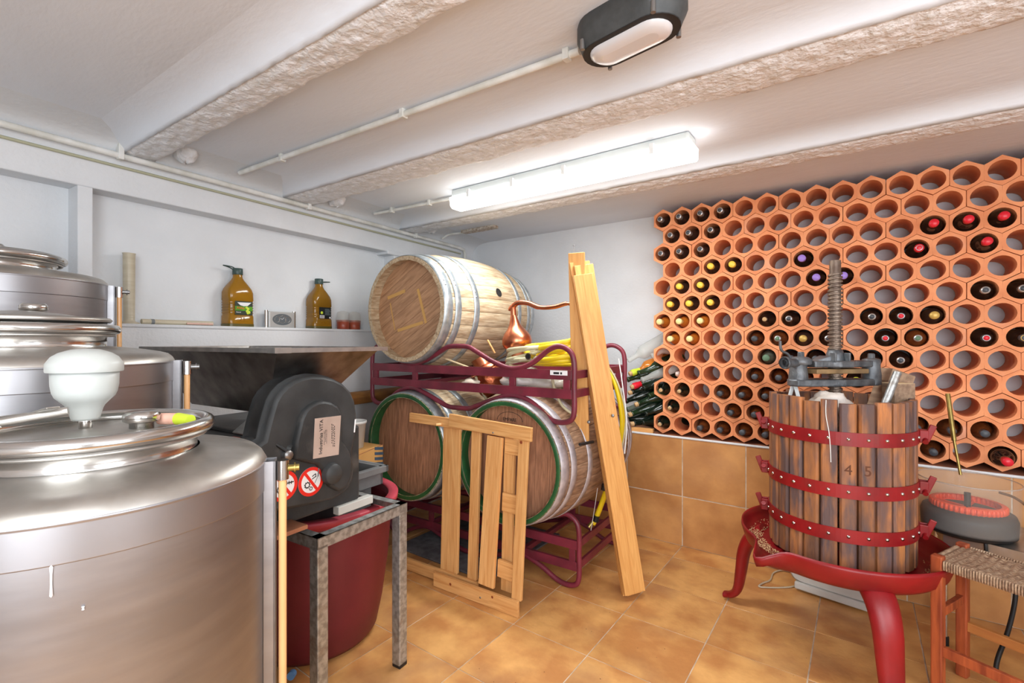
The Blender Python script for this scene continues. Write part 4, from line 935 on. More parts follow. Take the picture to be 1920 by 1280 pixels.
for k in range(4):
    for z0 in (.62, .16):
        z = z0 + k * .032
        MB().hexa([(-2.299, 2.13, z), (-2.2975, 2.13, z), (-2.2975, 2.201, z - .012), (-2.299, 2.201, z - .012)], [(-2.299, 2.13, z + .018), (-2.2975, 2.13, z + .018), (-2.2975, 2.201, z + .006), (-2.299, 2.201, z + .006)]).build('blue_stripe', BLUE, t)
bar('flap_edge', (-2.30, 1.93, .70), (-2.30, 2.20, .737), .003, .004, LEDGE, t)
t = thing('white_bucket', 'small white plastic bucket half hidden behind the drive cover', 'bucket', (-2.46, 2.05, .735), L)
MB().lathe([(0, 0), (.06, 0), (.075, .15), (.080, .15), (.080, .165), (.072, .165), (.058, .01), (0, .01)], 32, T(-2.40, 2.05, .737), cap=False).build('pail', WHITEP, t)
t = thing('grey_mat', 'dark grey rubber mat on the floor under the left barrel', 'mat', (-1.95, 2.55, 0))
MB().box((-2.55, 2.17, 0), (-1.75, 3.0, .012)).build('sheet', mat('mat_grey', lin(112, 112, 116), lin(86, 86, 90), scale=20, rough=.85, bump=.2), t, bevel=.004)

# ================================================================ PINE FRAMES AND PLANKS
def board(t, px, py, qx, qy, Y, wd, th=.018, m=PINE, lab=None):
    a, b = M.pt(px, py, Y=Y), M.pt(qx, qy, Y=Y)
    return bar('slat', a, b, wd, th, m, t, up=(0, 1, 0), label=lab)
def frame(t, rails, slats, lean, zt=.93):
    """rails and slats as (x0, z0, x1, z1, width, depth step, name); the frame stands at lean[0] and leans back to lean[1]"""
    y0, y1 = lean
    for x0, z0, x1, z1, wd, dy, nm in rails + slats:
        f = lambda z: y0 + (y1 - y0) * z / zt + dy
        bar(nm, (x0, f(z0), z0), (x1, f(z1), z1), wd, .019, PINE, t, up=(0, 1, 0) if abs(z1 - z0) < abs(x1 - x0) else (0, 1, .0))
t = thing('slatted_bed_base', 'front slatted pine frame leaning on the right barrel, knots in its rails', 'bed base', (-1.6, 2.08, 0), M, group='slatted pine frames')
yb = 2.055
X = lambda px, py, Y=2.07: M.pt(px, py, Y=Y).x
Zt = lambda px, py, Y=2.09: M.pt(px, py, Y=Y).z
frame(t, [(X(820,1090), .040, X(977,1145), .040, .078, -.012, 'bottom_rail'), (X(838,800), .948, X(993,815), .922, .072, -.012, 'top_rail')],
      [(X(913,1098), .09, X(921,835), .885, .100, .007, 'slat'), (X(970,1125), .075, X(975,840), .89, .058, .007, 'slat'),
       (X(937,860), .842, X(963,865), .838, .085, .026, 'cross_piece'), (X(935,965), .545, X(963,972), .54, .098, .026, 'cross_piece'), (X(930,1078), .195, X(963,1085), .19, .092, .026, 'cross_piece')], (yb, 2.105))
for x, z in ((X(975, 828), Zt(975, 828)), (X(852, 1085), .047), (X(930, 1060), .06)):
    MB().lathe([(.008, 0), (0, .0006)], 14, axes((1, 0, 0), (0, 0, 1), (x, yb - .0225 + (.05 * z / .93), z)), cap=False).build('knot', KNOT, t)
for x, z in ((X(922, 810), Zt(922, 810)), (X(908, 1118), .035)):
    MB().lathe([(.005, 0), (.004, .002), (0, .002)], 12, axes((1, 0, 0), (0, 0, 1), (x, yb - .0225 + (.05 * z / .93), z)), cap=False).build('screw', RIVET, t)
t = thing('slatted_bed_base', 'rear slatted pine frame, shifted left behind the front one', 'bed base', (-1.9, 2.12, 0), M, group='slatted pine frames')
XX = lambda px, py: M.pt(px, py, Y=2.115).x
frame(t, [(XX(766,1050), .040, XX(900,1085), .040, .068, -.010, 'bottom_rail'), (XX(768,795), .93, XX(963,808), .918, .055, -.010, 'top_rail')],
      [(XX(843,1060), .07, XX(843,810), .90, .125, .010, 'slat'), (XX(886,1065), .07, XX(889,812), .90, .062, .010, 'slat'), (XX(950,1100), .07, XX(952,815), .89, .065, .010, 'slat')], (2.103, 2.132))
MB().cyl((XX(828, 797), 2.11, Zt(828, 797)), (XX(824, 797), 2.085, Zt(828, 797)), .008, 12).build('dowel', PINE, t)

t = thing('pine_planks', 'tall stack of long pine planks leaning against the upper rack', 'planks', (-1.05, 2.5, 0), W)
fA, tA = Vector((-1.045, 2.497, .015)), Vector((-1.238, 2.325, 1.875))
d = (tA - fA); side = Vector((.64, .77, 0)).normalized()                # across the wide faces
n_ = d.cross(side).normalized()
for k, (sh, w_, l0, l1, off) in enumerate(((0, .115, 0, .975, .000), (.012, .110, .004, .965, .022), (-.008, .112, .012, .935, .044))):
    a = fA + d * l0 + side * (.04 + sh) - n_ * off; b = fA + d * l1 + side * (sh - .006) - n_ * off
    if k: bar('plank', a, b, w_, .020, PINE2, t, up=n_)
    else:                                                               # the front plank is glued up from strips of uneven length
        yv = n_.cross((b - a).normalized()).normalized(); cuts = ((.0, .27, 1), (.0, .52, 1), (.0, .38, .74, 1))
        for j, cs in enumerate(cuts):
            for c0, c1 in zip(cs, cs[1:]):
                o_f = yv * (j - 1) * w_ / 3; bar('glued_strip', a + (b - a) * c0 + o_f, a + (b - a) * c1 + o_f, w_ / 3, .020, PINE2, t, up=n_, bevel=.0006)
# the near board, pivoting on its bolt: from the top down to half height
u0 = W.pt(1090, 830, Y=2.36); u1 = W.pt(1081, 474, Y=2.300)
sb = bar('short_board', u0, u1, .088, .020, PINE2, t, up=(.25, -1, 0)); 
for px, py, Yp in ((1104, 791, 2.345), (1149, 779, 2.39)):
    q = W.pt(px, py, Y=Yp); MB().lathe([(.009, 0), (.0085, .004), (.004, .0055), (0, .0055)], 16, Matrix.Translation(q) @ Vector((.2, -1, .1)).to_track_quat('Z', 'Y').to_matrix().to_4x4(), cap=False).build('bolt', RIVET, t)
q = W.pt(1076, 468, Y=2.31); MB().cyl(q - Vector((0, 0, .015)), q + Vector((0, 0, .022)), .0025, 8).cyl(q + Vector((0, 0, .02)), q + Vector((0, 0, .024)), .006, 10).build('nail', RIVET, t)

# ================================================================ THINGS ON THE UPPER RACK
t = still = thing('copper_still', 'copper still with onion head and long swan neck on the upper rack', 'still', (-1.66, 2.50, 1.26), M)
hc = M.pt(968, 630, Y=2.50)
mx = T(hc.x, hc.y, 0) @ T(0, 0, hc.z) @ Rx(.0) @ Ry(-.16) @ T(0, 0, -hc.z)
zc = hc.z
MB().lathe([(0, zc - .165), (.060, zc - .165), (.062, zc - .10), (.066, zc - .098), (.066, zc - .090), (.062, zc - .088), (.064, zc - .075)], 40, mx, cap=False).build('collar', COPPER, t)
MB().lathe([(.064, zc - .08), (.086, zc - .062), (.094, zc - .038), (.090, zc - .010), (.074, zc + .020), (.050, zc + .048), (.034, zc + .075), (.025, zc + .105), (.0190, zc + .13)], 48, mx, cap=False).build('onion_head', COPPER, t)
q0 = mx @ Vector((0, 0, zc + .125))
nk = [tuple(q0), (q0.x - .005, q0.y, q0.z + .055)] + [tuple(M.pt(px, py, Y=2.50)) for px, py in ((958, 580), (970, 568), (990, 568), (1012, 576), (1040, 575), (1062, 569), (1074, 573), (1078, 585))]
MB().tube(nk, [.0185] * 5 + [.0175] * 5 + [.0155] * 8 + [.013] * 8 + [.0105] * 8, 14, sub=8).build('swan_neck', COPPER, t)
pc = M.pt(917, 705, Y=2.47); q = Matrix.Translation(pc) @ Rx(.3) @ Ry(-.42)
MB().lathe([(0, -.12), (.085, -.115), (.105, -.08), (.108, -.01), (.100, .045), (.092, .05), (.092, .056), (.088, .058)], 44, q, cap=False).build('pot', COPHAM, t)
MB().lathe([(.103, .045), (.105, .052), (.086, .072), (.070, .080), (.055, .083), (.056, .135), (.053, .135), (.052, .084), (0, .08)], 44, q, cap=False).build('pot_shoulder', COPPER, t)
for s in (-1, 1): MB().tube([q @ Vector((s * .095, -.02, .02)), q @ Vector((s * .125, 0, .03)), q @ Vector((s * .095, .02, .02))], .006, 8, sub=5).build('handle', COPPER, t)
t = thing('wooden_spoon_handle', 'short wooden stick standing out of the copper pot', 'stick', M.pt(922, 655, Y=2.45), M)
MB().cyl(M.pt(928, 662, Y=2.45), M.pt(914, 637, Y=2.43), .006, 10).build('stick', PINE, t)
t = thing('pale_rod', 'thin pale rod leaning inside the upper rack beside the copper pot', 'rod', M.pt(850, 678, Y=2.34), M)
MB().cyl(M.pt(824, 668, Y=2.34), M.pt(880, 689, Y=2.36), .006, 10).build('rod', BLOCKL, t)
def coil(name, label, m, cx0, cy0, cz0, rx, ry, r, turns, tail, thick=0, seed=0, fr=M):
    t = thing(name, label, 'hose', (cx0, cy0, cz0), fr); rnd_ = random.Random(seed); P = []
    for k in range(turns * 14):
        a = 2 * PI * k / 14; lv = k / 14
        P.append((cx0 + (rx + rnd_.uniform(-.012, .012) - .004 * lv) * math.cos(a), cy0 + (ry + rnd_.uniform(-.012, .012)) * math.sin(a), cz0 + (lv * r * 1.75) + .010 * math.sin(a * 1.3 + seed) + .02 * math.cos(a)))
    P += tail
    MB().tube(P, r, 10, sub=3).build('hose', m, t); return t, P
q = M.pt(1090, 790, Y=2.6)
hy = [tuple(M.pt(px, py, Y=Yp)) for px, py, Yp in ((1100, 660, 2.60), (1132, 686, 2.62), (1151, 712, 2.63), (1163, 755, 2.64), (1167, 800, 2.65), (1159, 850, 2.66), (1146, 890, 2.67), (1133, 930, 2.67), (1120, 965, 2.67), (1112, 982, 2.66))]
hose, _P = coil('yellow_hose', 'coiled yellow hose on the upper rack, its end hanging down the right side', YELLOW, -1.30, 2.52, 1.262, .165, .17, .0155, 5, hy, seed=3)
for px, py in ((1167, 782), (1134, 912), (1119, 971)):
    MB().cyl(M.pt(px, py - 4, Y=2.66), M.pt(px - (2 if py > 800 else 0), py + 6, Y=2.66), .0172, 12).build('tape_band', BLACK, hose)
MB().cyl(M.pt(1112, 978, Y=2.66), M.pt(1104, 988, Y=2.64), .014, 12).build('brass_nozzle', BRASS, hose)
e = M.pt(990, 668, Y=2.30)
fit = MB().cyl(e, e + Vector((-.0, .045, .0)), .019, 18).build('hose_fitting', CHROME, hose)
MB().lathe([(.012, 0), (0, .0)], 18, axes((1, 0, 0), (0, 0, 1), (e.x, e.y - .0008, e.z)), cap=False).build('fitting_bore', DARK, fit)
MB().tube([e + Vector((0, .04, 0)), M.pt(984, 655, Y=2.42), M.pt(1000, 648, Y=2.46), M.pt(1040, 648, Y=2.5)], .0155, 10, sub=6).build('hose_end', YELLOW, hose)
wh = [tuple(M.pt(px, py, Y=2.62)) for px, py in ((1143, 690), (1160, 722), (1173, 775), (1170, 820), (1164, 845))]
coil('clear_hose', 'coil of clear yellowish hose in front of the yellow one', CLEARH, -1.50, 2.42, 1.262, .135, .10, .011, 5, [], seed=8)
tag(place(MB().tube(wh, .0055, 8, sub=6).build('clear_tubing', CLEARH, org=tuple(M.pt(1160, 760, Y=2.62))), M), 'thin clear tube hanging beside the yellow hose at the rack end', 'tube')
tag(place(MB().tube([tuple(M.pt(px, py, Y=2.60)) for px, py in ((1160, 672), (1167, 720), (1175, 790), (1171, 850))], .0035, 8, sub=6).build('white_rod', WHITEP, org=tuple(M.pt(1164, 760, Y=2.60))), M), 'thin white rod standing up beside the rack\'s right loop', 'rod')
# crumpled sheet plastic lying on the barrel tops inside the rack
def crumple(name, label, cat, c, s, m, seed, fr=M):
    t = thing(name, label, cat, c, fr); n1, n2 = 16, 26; vs = []
    for i in range(n1 + 1):
        for j in range(n2):
            a, b = PI * i / n1, 2 * PI * j / n2; d_ = (math.sin(a) * math.cos(b), math.sin(a) * math.sin(b), math.cos(a))
            q = 1 + .35 * noise.noise((d_[0] * 1.7 + seed, d_[1] * 1.7, d_[2] * 1.7)) + .12 * noise.noise((d_[0] * 5 + seed, d_[1] * 5, d_[2] * 5))
            vs.append((c[0] + s[0] * d_[0] * q, c[1] + s[1] * d_[1] * q, c[2] + s[2] * d_[2] * q))
    MB().add(vs, [(i*n2+j, (i+1)*n2+j, (i+1)*n2+(j+1) % n2, i*n2+(j+1) % n2) for i in range(n1) for j in range(n2)], True).build('sheet', m, t); return t
crumple('plastic_sack', 'crumpled white plastic sack between the copper pot and the right post', 'bag', (-1.50, 2.44, 1.165), (.19, .13, .065), BAGP, 1)
crumple('plastic_sack', 'grey clear plastic sack lying on top of the dark barrel', 'bag', (-1.33, 2.52, 1.165), (.12, .12, .05), mat('grey_film', lin(190, 182, 172), lin(150, 138, 120), scale=10, rough=.35, bump=.4), 5)
crumple('folded_sack', 'pale folded sack under the copper pot on the left barrel side', 'bag', (-1.86, 2.46, 1.13), (.13, .12, .045), mat('sack_beige', lin(206, 194, 178), lin(168, 150, 130), scale=9, rough=.8), 9)
t = thing('clear_tubing', 'loose clear tube looping down between the lower barrels', 'tube', M.pt(1030, 760, Y=2.30), M)
MB().tube([tuple(M.pt(px, py, Y=Yp)) for px, py, Yp in ((892, 706, 2.36), (905, 735, 2.4), (915, 752, 2.42), (930, 770, 2.45))], .009, 10, sub=6).build('tube', CLEARH, t)
MB().tube([tuple(M.pt(px, py, Y=Yp)) for px, py, Yp in ((1034, 700, 2.36), (1040, 730, 2.36), (1054, 760, 2.36), (1078, 778, 2.38), (1084, 774, 2.44))], .008, 10, sub=6).build('tube', CLEARH, t)
tag(place(MB().cyl(M.pt(1087, 833, Y=2.30), M.pt(1112, 828, Y=2.42), .008, 10).build('black_hook', BLACK, org=tuple(M.pt(1095, 831, Y=2.32))), M), 'black rubber hook at the foot of the short board', 'hook')
tag(place(MB().tube([tuple(M.pt(px, py, Y=2.62)) for px, py in ((1132, 836), (1124, 890), (1116, 945), (1108, 994))], .0018, 6, sub=3).build('string', WHITEP, org=tuple(M.pt(1124, 890, Y=2.62))), M), 'white string hanging beside the yellow hose end', 'string')

# ================================================================ WINE PRESS
PC = Vector((-.077, 2.50, 0)); RB_ = .262
def pol(r, a, z): return Vector((PC.x + r * math.cos(a), PC.y + r * math.sin(a), z))
t = press = thing('wine_press', 'wooden basket wine press with red iron hoops on a red three-legged tray', 'wine press', (PC.x, PC.y, 0))
prof = lambda a: .045 * math.exp(-((a - SP + PI) % (2*PI) - PI) ** 2 / .018) if 1 else 0
CAMA = math.atan2(-PC.y, -PC.x)                                          # direction towards the camera
SP = math.radians(238 - 4)                                              # spout
mb = MB(); n = 120; secs = [(.0, .512), (.27, .505), (.33, .500), (.352, .512), (.364, .548), (.370, .572), (.376, .578), (.378, .562), (.371, .538), (.360, .505), (.335, .482), (.25, .470), (0, .468)]
vs = []
for r, z in secs:
    for i in range(n):
        a = 2 * PI * i / n; g_ = math.exp(-(((a - SP + PI) % (2*PI)) - PI) ** 2 / .016)
        rr = r + (.075 * g_ if r > .34 else .04 * g_ if r > .3 else 0); zz = z - (g_ * .045 if z > .53 else 0)
        p = pol(rr, a, zz); vs.append(p)
mb.add(vs, [(j*n+i, j*n+(i+1) % n, (j+1)*n+(i+1) % n, (j+1)*n+i) for j in range(len(secs)-1) for i in range(n)], True)
mb.build('tray', PRED, t)
def leg(a, r1, bend):
    q_ = (r1 - .30) / .18; P = [pol(.29, a, .50), pol(.30 + .05 * q_, a, .455), pol(.30 + .085 * q_, a, .38), pol(.30 + .10 * q_, a, .28), pol(.30 + .115 * q_, a, .19), pol(.30 + .14 * q_, a, .150), pol(r1, a, .134)]
    P = spline(P, 5); mb = MB(); tdir = Vector((-math.sin(a), math.cos(a), 0)); vs = []; N_ = len(P); m = 14
    for i, p in enumerate(P):
        tt = (P[min(i+1, N_-1)] - P[max(i-1, 0)]).normalized(); nn = tt.cross(tdir).normalized(); s = i / (N_ - 1)
        wd = .036 * (1 - s) ** .7 + .022; th = .024 * (1 - s) + .013
        if s > .88: wd = .026; th = .014
        for k in range(m):
            q = 2 * PI * k / m; vs.append(p + tdir * wd * math.cos(q) + nn * th * math.sin(q) * (1 if math.sin(q) > 0 else 1))
    mb.add(vs, [(i*m+k, i*m+(k+1) % m, (i+1)*m+(k+1) % m, (i+1)*m+k) for i in range(N_-1) for k in range(m)], True)
    mb.add(vs[:m], [tuple(range(m))[::-1]]); mb.add(vs[-m:], [tuple(range(m))]); mb.build('leg', PRED, t)
leg(math.radians(171.5), .479, 0); leg(math.radians(293), .50, 0); leg(math.radians(70), .43, 0)
NS = 26
for i in range(NS):
    a = CAMA + 2 * PI * (i + .5) / NS; ht = 1.166 + random.uniform(-.009, .006); z0 = .522 + random.uniform(-.006, .002)
    tdir = Vector((-math.sin(a), math.cos(a), 0)); rdir = Vector((math.cos(a), math.sin(a), 0)); hw = RB_ * math.sin(PI / NS) * .86
    c = pol(RB_ - .012, a, 0); th = .012; ch = .007
    poly = [(-hw, -th), (hw, -th), (hw, th - ch), (hw - ch, th), (-hw + ch, th), (-hw, th - ch)]
    mx = Matrix((tdir, rdir, Vector((0, 0, 1)))).transposed().to_4x4(); mx.translation = c
    # tdir x rdir = -z, fine for a symmetric section
    MB().prism(poly, z0, ht, mx).build('stave', STAVE, t)
for k, (z, lat) in enumerate(((1.024, 0), (.823, 0), (.653, 0))):
    hp = MB().lathe([(RB_ + .0005, z - .026), (RB_ + .005, z - .026), (RB_ + .005, z + .026), (RB_ + .0005, z + .026)], 96, T(PC.x, PC.y, 0), cap=False, smooth=False).build('hoop', PRED, t)
    for i in range(NS):
        a = CAMA + 2 * PI * (i + .5) / NS; rd = Vector((math.cos(a), math.sin(a), 0))
        MB().lathe([(.0068, 0), (.0055, .004), (0, .005)], 10, Matrix.Translation(pol(RB_ + .005, a, z)) @ rd.to_track_quat('Z', 'Y').to_matrix().to_4x4(), cap=False).build('rivet', CHROME, hp)
    for sgn in (1, -1):
        a = CAMA + sgn * 1.50
        mx = Matrix.Translation(pol(RB_ + .004, a, z)) @ Rz(a)
        l = MB().box((0, -.022, -.024), (.028, -.012, .026), mx).box((0, .010, -.024), (.028, .020, .026), mx).build('latch_lug', PRED, t, bevel=.003)
        MB().cyl(mx @ Vector((.018, -.035, -.018)), mx @ Vector((.018, .035, .012)), .0095, 12).build('latch_pin', PRED, l)
        MB().box((.014, -.006, -.01), (.036, .004, .058), mx @ Ry(.35)).build('latch_key', PRED, l, bevel=.003)
# size stamped into the staves: 4 5
for ch, da_, m_ in (('4', -1, BLS), ('5', 0, BLS)):
    a = CAMA + 2 * PI * (da_ + 1.5) / NS; 
    td = Vector((-math.sin(a), math.cos(a), 0))
    text(ch, .055, axes(td, (0, 0, 1), pol(RB_ + .0006, a, .905)), mat('branded_mark', lin(96, 56, 34), rough=.8), t, 'stamped_number')
# screw and ratchet head
sx = Vector((-.088, 2.488, 0)); prof = []; z = .50
MB().cyl(sx + Vector((0, 0, .50)), sx + Vector((0, 0, 1.745)), .0215, 20).build('screw_core', SCREW, t)
P = []; r0, r1, pit = .0215, .0275, .0165; nn_ = 18; turns = int((1.70 - .55) / pit); mb = MB(); vs = []; fs = []
for i in range(turns * nn_ + 1):
    a = 2 * PI * i / nn_; zz = .55 + pit * i / nn_; ca, sa = math.cos(a), math.sin(a)
    for r, dz in ((r0, -.0058), (r1, -.0038), (r1, .0038), (r0, .0058)): vs.append((sx.x + r * ca, sx.y + r * sa, zz + dz))
for i in range(turns * nn_):
    for k in range(3): fs.append((i*4+k, i*4+k+1, (i+1)*4+k+1, (i+1)*4+k))
MB().add(vs, fs, False).build('screw_thread', SCREW, t)
RX = Vector(W.R + (0,)); FX = Vector((W.F[0], W.F[1], 0))
hx = Matrix((RX, FX, Vector((0, 0, 1)))).transposed().to_4x4(); hx.translation = Vector((sx.x, sx.y, 0)); hx = hx @ Rz(.12)
def yoke(pts, z0, z1, nm, m, bev=.006): return MB().prism(pts, z0, z1, hx).build(nm, m, t, bevel=bev)
yoke([(-.20, -.034), (-.15, -.042), (-.06, -.052), (0, -.060), (.06, -.052), (.14, -.036), (.185, -.030), (.20, 0), (.185, .030), (.14, .036), (.06, .052), (0, .060), (-.06, .052), (-.15, .042), (-.20, .034), (-.215, 0)], 1.208, 1.238, 'lower_yoke', CAST)
for x in (-.172, .172): MB().lathe([(.036, 1.212), (.037, 1.25), (.033, 1.285), (.033, 1.30)], 28, hx @ T(x, 0, 0)).build('yoke_pillar', CAST, t)
MB().prism([(-.125, -.05), (.115, -.05), (.125, 0), (.115, .05), (-.125, .05), (-.135, 0)], 1.262, 1.282, hx).build('wear_plate', mat('bronze_plate', lin(164, 134, 92), lin(120, 96, 66), scale=12, rough=.6, metal=.2), t, bevel=.004)
yoke([(-.13, -.045), (-.05, -.05), (-.03, -.068), (.03, -.068), (.05, -.05), (.10, -.035), (.155, -.030), (.155, .030), (.10, .035), (.05, .05), (-.05, .05), (-.13, .045)], 1.288, 1.316, 'upper_plate', CAST)
MB().lathe([(.036, 1.316), (.033, 1.345), (.027, 1.362), (.0225, 1.362)], 28, hx, cap=False).build('screw_nut', CAST, t)
for x0_, x1_ in ((-.052, -.044), (.012, .02)): MB().box((x0_, -.062, 1.312), (x1_, -.030, 1.350), hx).build('ratchet_pawl', CAST, t, bevel=.002)
MB().hexa([hx @ Vector(v) for v in ((-.10, -.02, 1.314), (-.05, -.04, 1.314), (-.05, .03, 1.314), (-.10, .02, 1.314))], [hx @ Vector(v) for v in ((-.09, -.02, 1.322), (-.05, -.04, 1.338), (-.05, .03, 1.338), (-.09, .02, 1.322))]).build('ratchet_cam', CAST, t, bevel=.003)
MB().lathe([(.043, 1.300), (.046, 1.306), (.046, 1.322), (.030, 1.332), (.014, 1.334)], 28, hx @ T(-.165, 0, 0)).build('pivot_boss', CAST, t)
MB().lathe([(.034, 1.300), (.034, 1.320), (.016, 1.326)], 28, hx @ T(.172, 0, 0)).build('pivot_boss', CAST, t)
for x, z in ((-.160, 1.332), (.172, 1.324)): MB().lathe([(.014, z), (.014, z + .018), (.011, z + .022)], 6, hx @ T(x, 0, 0), smooth=False).build('bolt_head', CAST, t, bevel=.0015)
MB().cyl(hx @ Vector((-.17, -.01, 1.308)), hx @ Vector((-.245, -.03, 1.309)), .019, 20, r1=.016).build('handle_socket', CAST, t)
MB().lathe([(.024, 0), (.0265, .004), (.0265, .012), (.024, .016), (.012, .016), (.012, 0)], 24, hx @ T(-.262, -.036, 1.309) @ Rz(.25) @ Ry(PI / 2) @ T(0, 0, -.004), cap=False).build('socket_ring', CAST, t)
MB().tube([hx @ Vector((-.215, -.01, 1.325)), hx @ Vector((-.23, -.012, 1.345)), hx @ Vector((-.262, -.016, 1.362)), hx @ Vector((-.268, -.018, 1.40))], .0055, 8, sub=6).build('release_hook', CAST, t)
# dry grape skins scattered on the tray
mb = MB()
for k in range(1100):
    a = SP + random.gauss(-.35, .5) if k < 800 else random.uniform(SP, SP + 2.4); r = random.uniform(.285, .345); p = pol(r, a, .512 + (r - .27) ** 2 * 1.5)
    s = random.uniform(.0012, .0036); e1 = Vector((random.uniform(-1, 1), random.uniform(-1, 1), random.uniform(-.3, .3))).normalized() * s; e2 = Vector((-e1.y, e1.x, 0)); up = Vector((0, 0, s))
    mb.add([p + e1, p + e2, p - e1, p - e2, p + up], [(0, 1, 4), (1, 2, 4), (2, 3, 4), (3, 0, 4)])
g = mb.build('dry_pomace', POMACE, t); g['kind'] = 'stuff'
N_BEFORE = set(o.name for o in C.objects)
c = pol(.13, math.radians(20), 0)
t = thing('wooden_block', 'tall weathered pressing block leaning in the basket behind the iron bar', 'block', (c.x, c.y, 1.0), group='pressing blocks in the basket')
A = W.pt(1655, 775, Y=2.66); B_ = W.pt(1683, 697, Y=2.70)
bar('block', A, B_, .105, .075, BEECH, t, up=(W.F[0], W.F[1], 0), bevel=.003)
t = thing('wooden_block', 'smaller pressing block with a fresh pale end beside the iron bar', 'block', (c.x, c.y - .05, 1.0), group='pressing blocks in the basket')
A = W.pt(1685, 790, Y=2.56); B_ = W.pt(1684, 718, Y=2.56)
bar('block', A, B_, .085, .07, BEECH, t, up=(W.F[0], W.F[1], 0), bevel=.002)
e_ = B_ + Vector((0, 0, .0012)); bar('sawn_end', B_ - Vector((0, 0, .001)), e_, .083, .068, BLOCKL, t, up=(W.F[0], W.F[1], 0), bevel=0)
t = thing('iron_bar', 'round grey iron bar sticking out of the press basket', 'bar', W.pt(1660, 740, Y=2.50))
MB().cyl(W.pt(1648, 785, Y=2.44), W.pt(1683, 698, Y=2.50), .0145, 18).build('bar', GALV, t)
t = crumple('straining_cloth', 'pale filter cloth bunched in the press basket below the screw', 'cloth', tuple(W.pt(1556, 756, Y=2.37)), (.075, .06, .045), CLOTH, 12, W)
t = thing('white_strap', 'white strap looped over the left edge of the press basket', 'strap', W.pt(1487, 740, Y=2.44))
a, b, c2 = W.pt(1478, 752, Y=2.40), W.pt(1489, 714, Y=2.42), W.pt(1499, 752, Y=2.38)
bar('strap_side', a, b, .016, .002, WHITEP, t, up=(W.F[0], W.F[1], 0), bevel=0); bar('strap_side', c2, b, .016, .002, WHITEP, t, up=(W.F[0], W.F[1], 0), bevel=0)
sa = CAMA - .10
tag(MB().tube([pol(RB_ + .003, sa - .05, 1.17), pol(RB_ + .004, sa - .05, 1.11), pol(RB_ + .009, sa - .01, 1.045), pol(RB_ + .008, sa + .005, .985), pol(RB_ + .004, sa + .01, .93)], .0016, 6, sub=5).build('string', WHITEP, org=tuple(pol(RB_, sa, 1.17))), 'thin white string hanging down the front of the press basket', 'string')

# the press and what is in it were measured a little too near: move them back along the sight lines, feet on the floor
bpy.context.view_layer.update()
KP = 1.09; CAMV = Vector((0, 0, EYE)); SK = Matrix.Scale(KP, 4); I4 = Matrix.Identity(4)
def same(a): return all(abs(a[i][j] - I4[i][j]) < 1e-6 for i in range(4) for j in range(4))
def down(o, mx):
    for c in o.children:
        if same(c.matrix_local): c.data.transform(mx); down(c, mx)
        else: c.matrix_local = mx @ c.matrix_local
for o in [o for o in C.objects if o.name not in N_BEFORE and o.parent is None]:
    o.location = CAMV + KP * (o.location - CAMV)
    if o.type == 'MESH': o.data.transform(SK)
    else: down(o, SK)
down(press, T(0, 0, EYE * (1 - KP)) @ SK); press.location = (PC.x * KP, PC.y * KP, 0)

# ================================================================ STOOL, GAS COOKER, HEATER
t = thing('rush_stool', 'low red-brown wooden stool with a woven rush seat, at the right edge', 'stool', (.42, 2.55, 0))
A = Vector((.248, 2.522, 0)); sd = Vector((.42, .907, 0)).normalized(); fd = Vector((.90, -.43, 0)).normalized(); SD, FD = .235, .36
sm = Matrix((fd, sd, Vector((0, 0, 1)))).transposed().to_4x4(); sm.translation = A
for x, y in ((0, 0), (FD, 0), (0, SD), (FD, SD)):
    MB().box((x - .019, y - .019, 0), (x + .019, y + .019, .555), sm).build('leg', STOOLW, t, bevel=.005)
def srail(a, b, z, h, m, nm='stretcher', th=.020):
    a = Vector((a[0], a[1], z)); b = Vector((b[0], b[1], z)); bar(nm, sm @ a, sm @ b, th, h, m, t)
srail((0, 0), (FD, 0), .185, .038, STOOLW); srail((0, SD), (FD, SD), .215, .038, STOOLO); srail((0, 0), (0, SD), .325, .034, STOOLW); srail((FD, 0), (FD, SD), .325, .034, STOOLW)
n1, n2 = 46, 34; vs = []
for i in range(n1 + 1):
    for j in range(n2 + 1):
        u, v = i / n1, j / n2; x = .0 + FD * u; y = .0 + SD * v
        ed = min(u, 1 - u, v, 1 - v); z = .543 + .004 * math.sin(i * 2.1) * (1 if j % 2 else .4) + .0016 * math.sin(j * 3.0) - .018 * (math.sin(PI * u) * math.sin(PI * v)) - (.012 if ed < .001 else 0)
        vs.append(sm @ Vector((x + (-.012 if i == 0 else .012 if i == n1 else 0), y + (-.014 if j == 0 else .014 if j == n2 else 0), z)))
MB().add(vs, [(i*(n2+1)+j, (i+1)*(n2+1)+j, (i+1)*(n2+1)+j+1, i*(n2+1)+j+1) for i in range(n1) for j in range(n2)], True).build('rush_seat', RUSH, t)
for k, (a, b) in enumerate((((.02, -.012), (FD - .02, -.012)), ((.02, SD + .012), (FD - .02, SD + .012)), ((-.012, .02), (-.012, SD - .02)), ((FD + .012, .02), (FD + .012, SD - .02)))):
    mb = MB(); n = 40
    for i in range(n):
        s = (i + .5) / n; x = a[0] + (b[0] - a[0]) * s; y = a[1] + (b[1] - a[1]) * s
        ln = math.hypot(b[0] - a[0], b[1] - a[1]) / n
        mb.lathe([(.0, -.025), (.0095, -.022), (.0105, -.006), (.009, .012), (0, .014)], 6, sm @ T(x, y, .53) @ Matrix.Diagonal((ln * 52 if k < 2 else 1, 1 if k < 2 else ln * 52, 1, 1)), cap=False)
    g = mb.build('rush_edge', RUSH, t); g['kind'] = 'stuff'

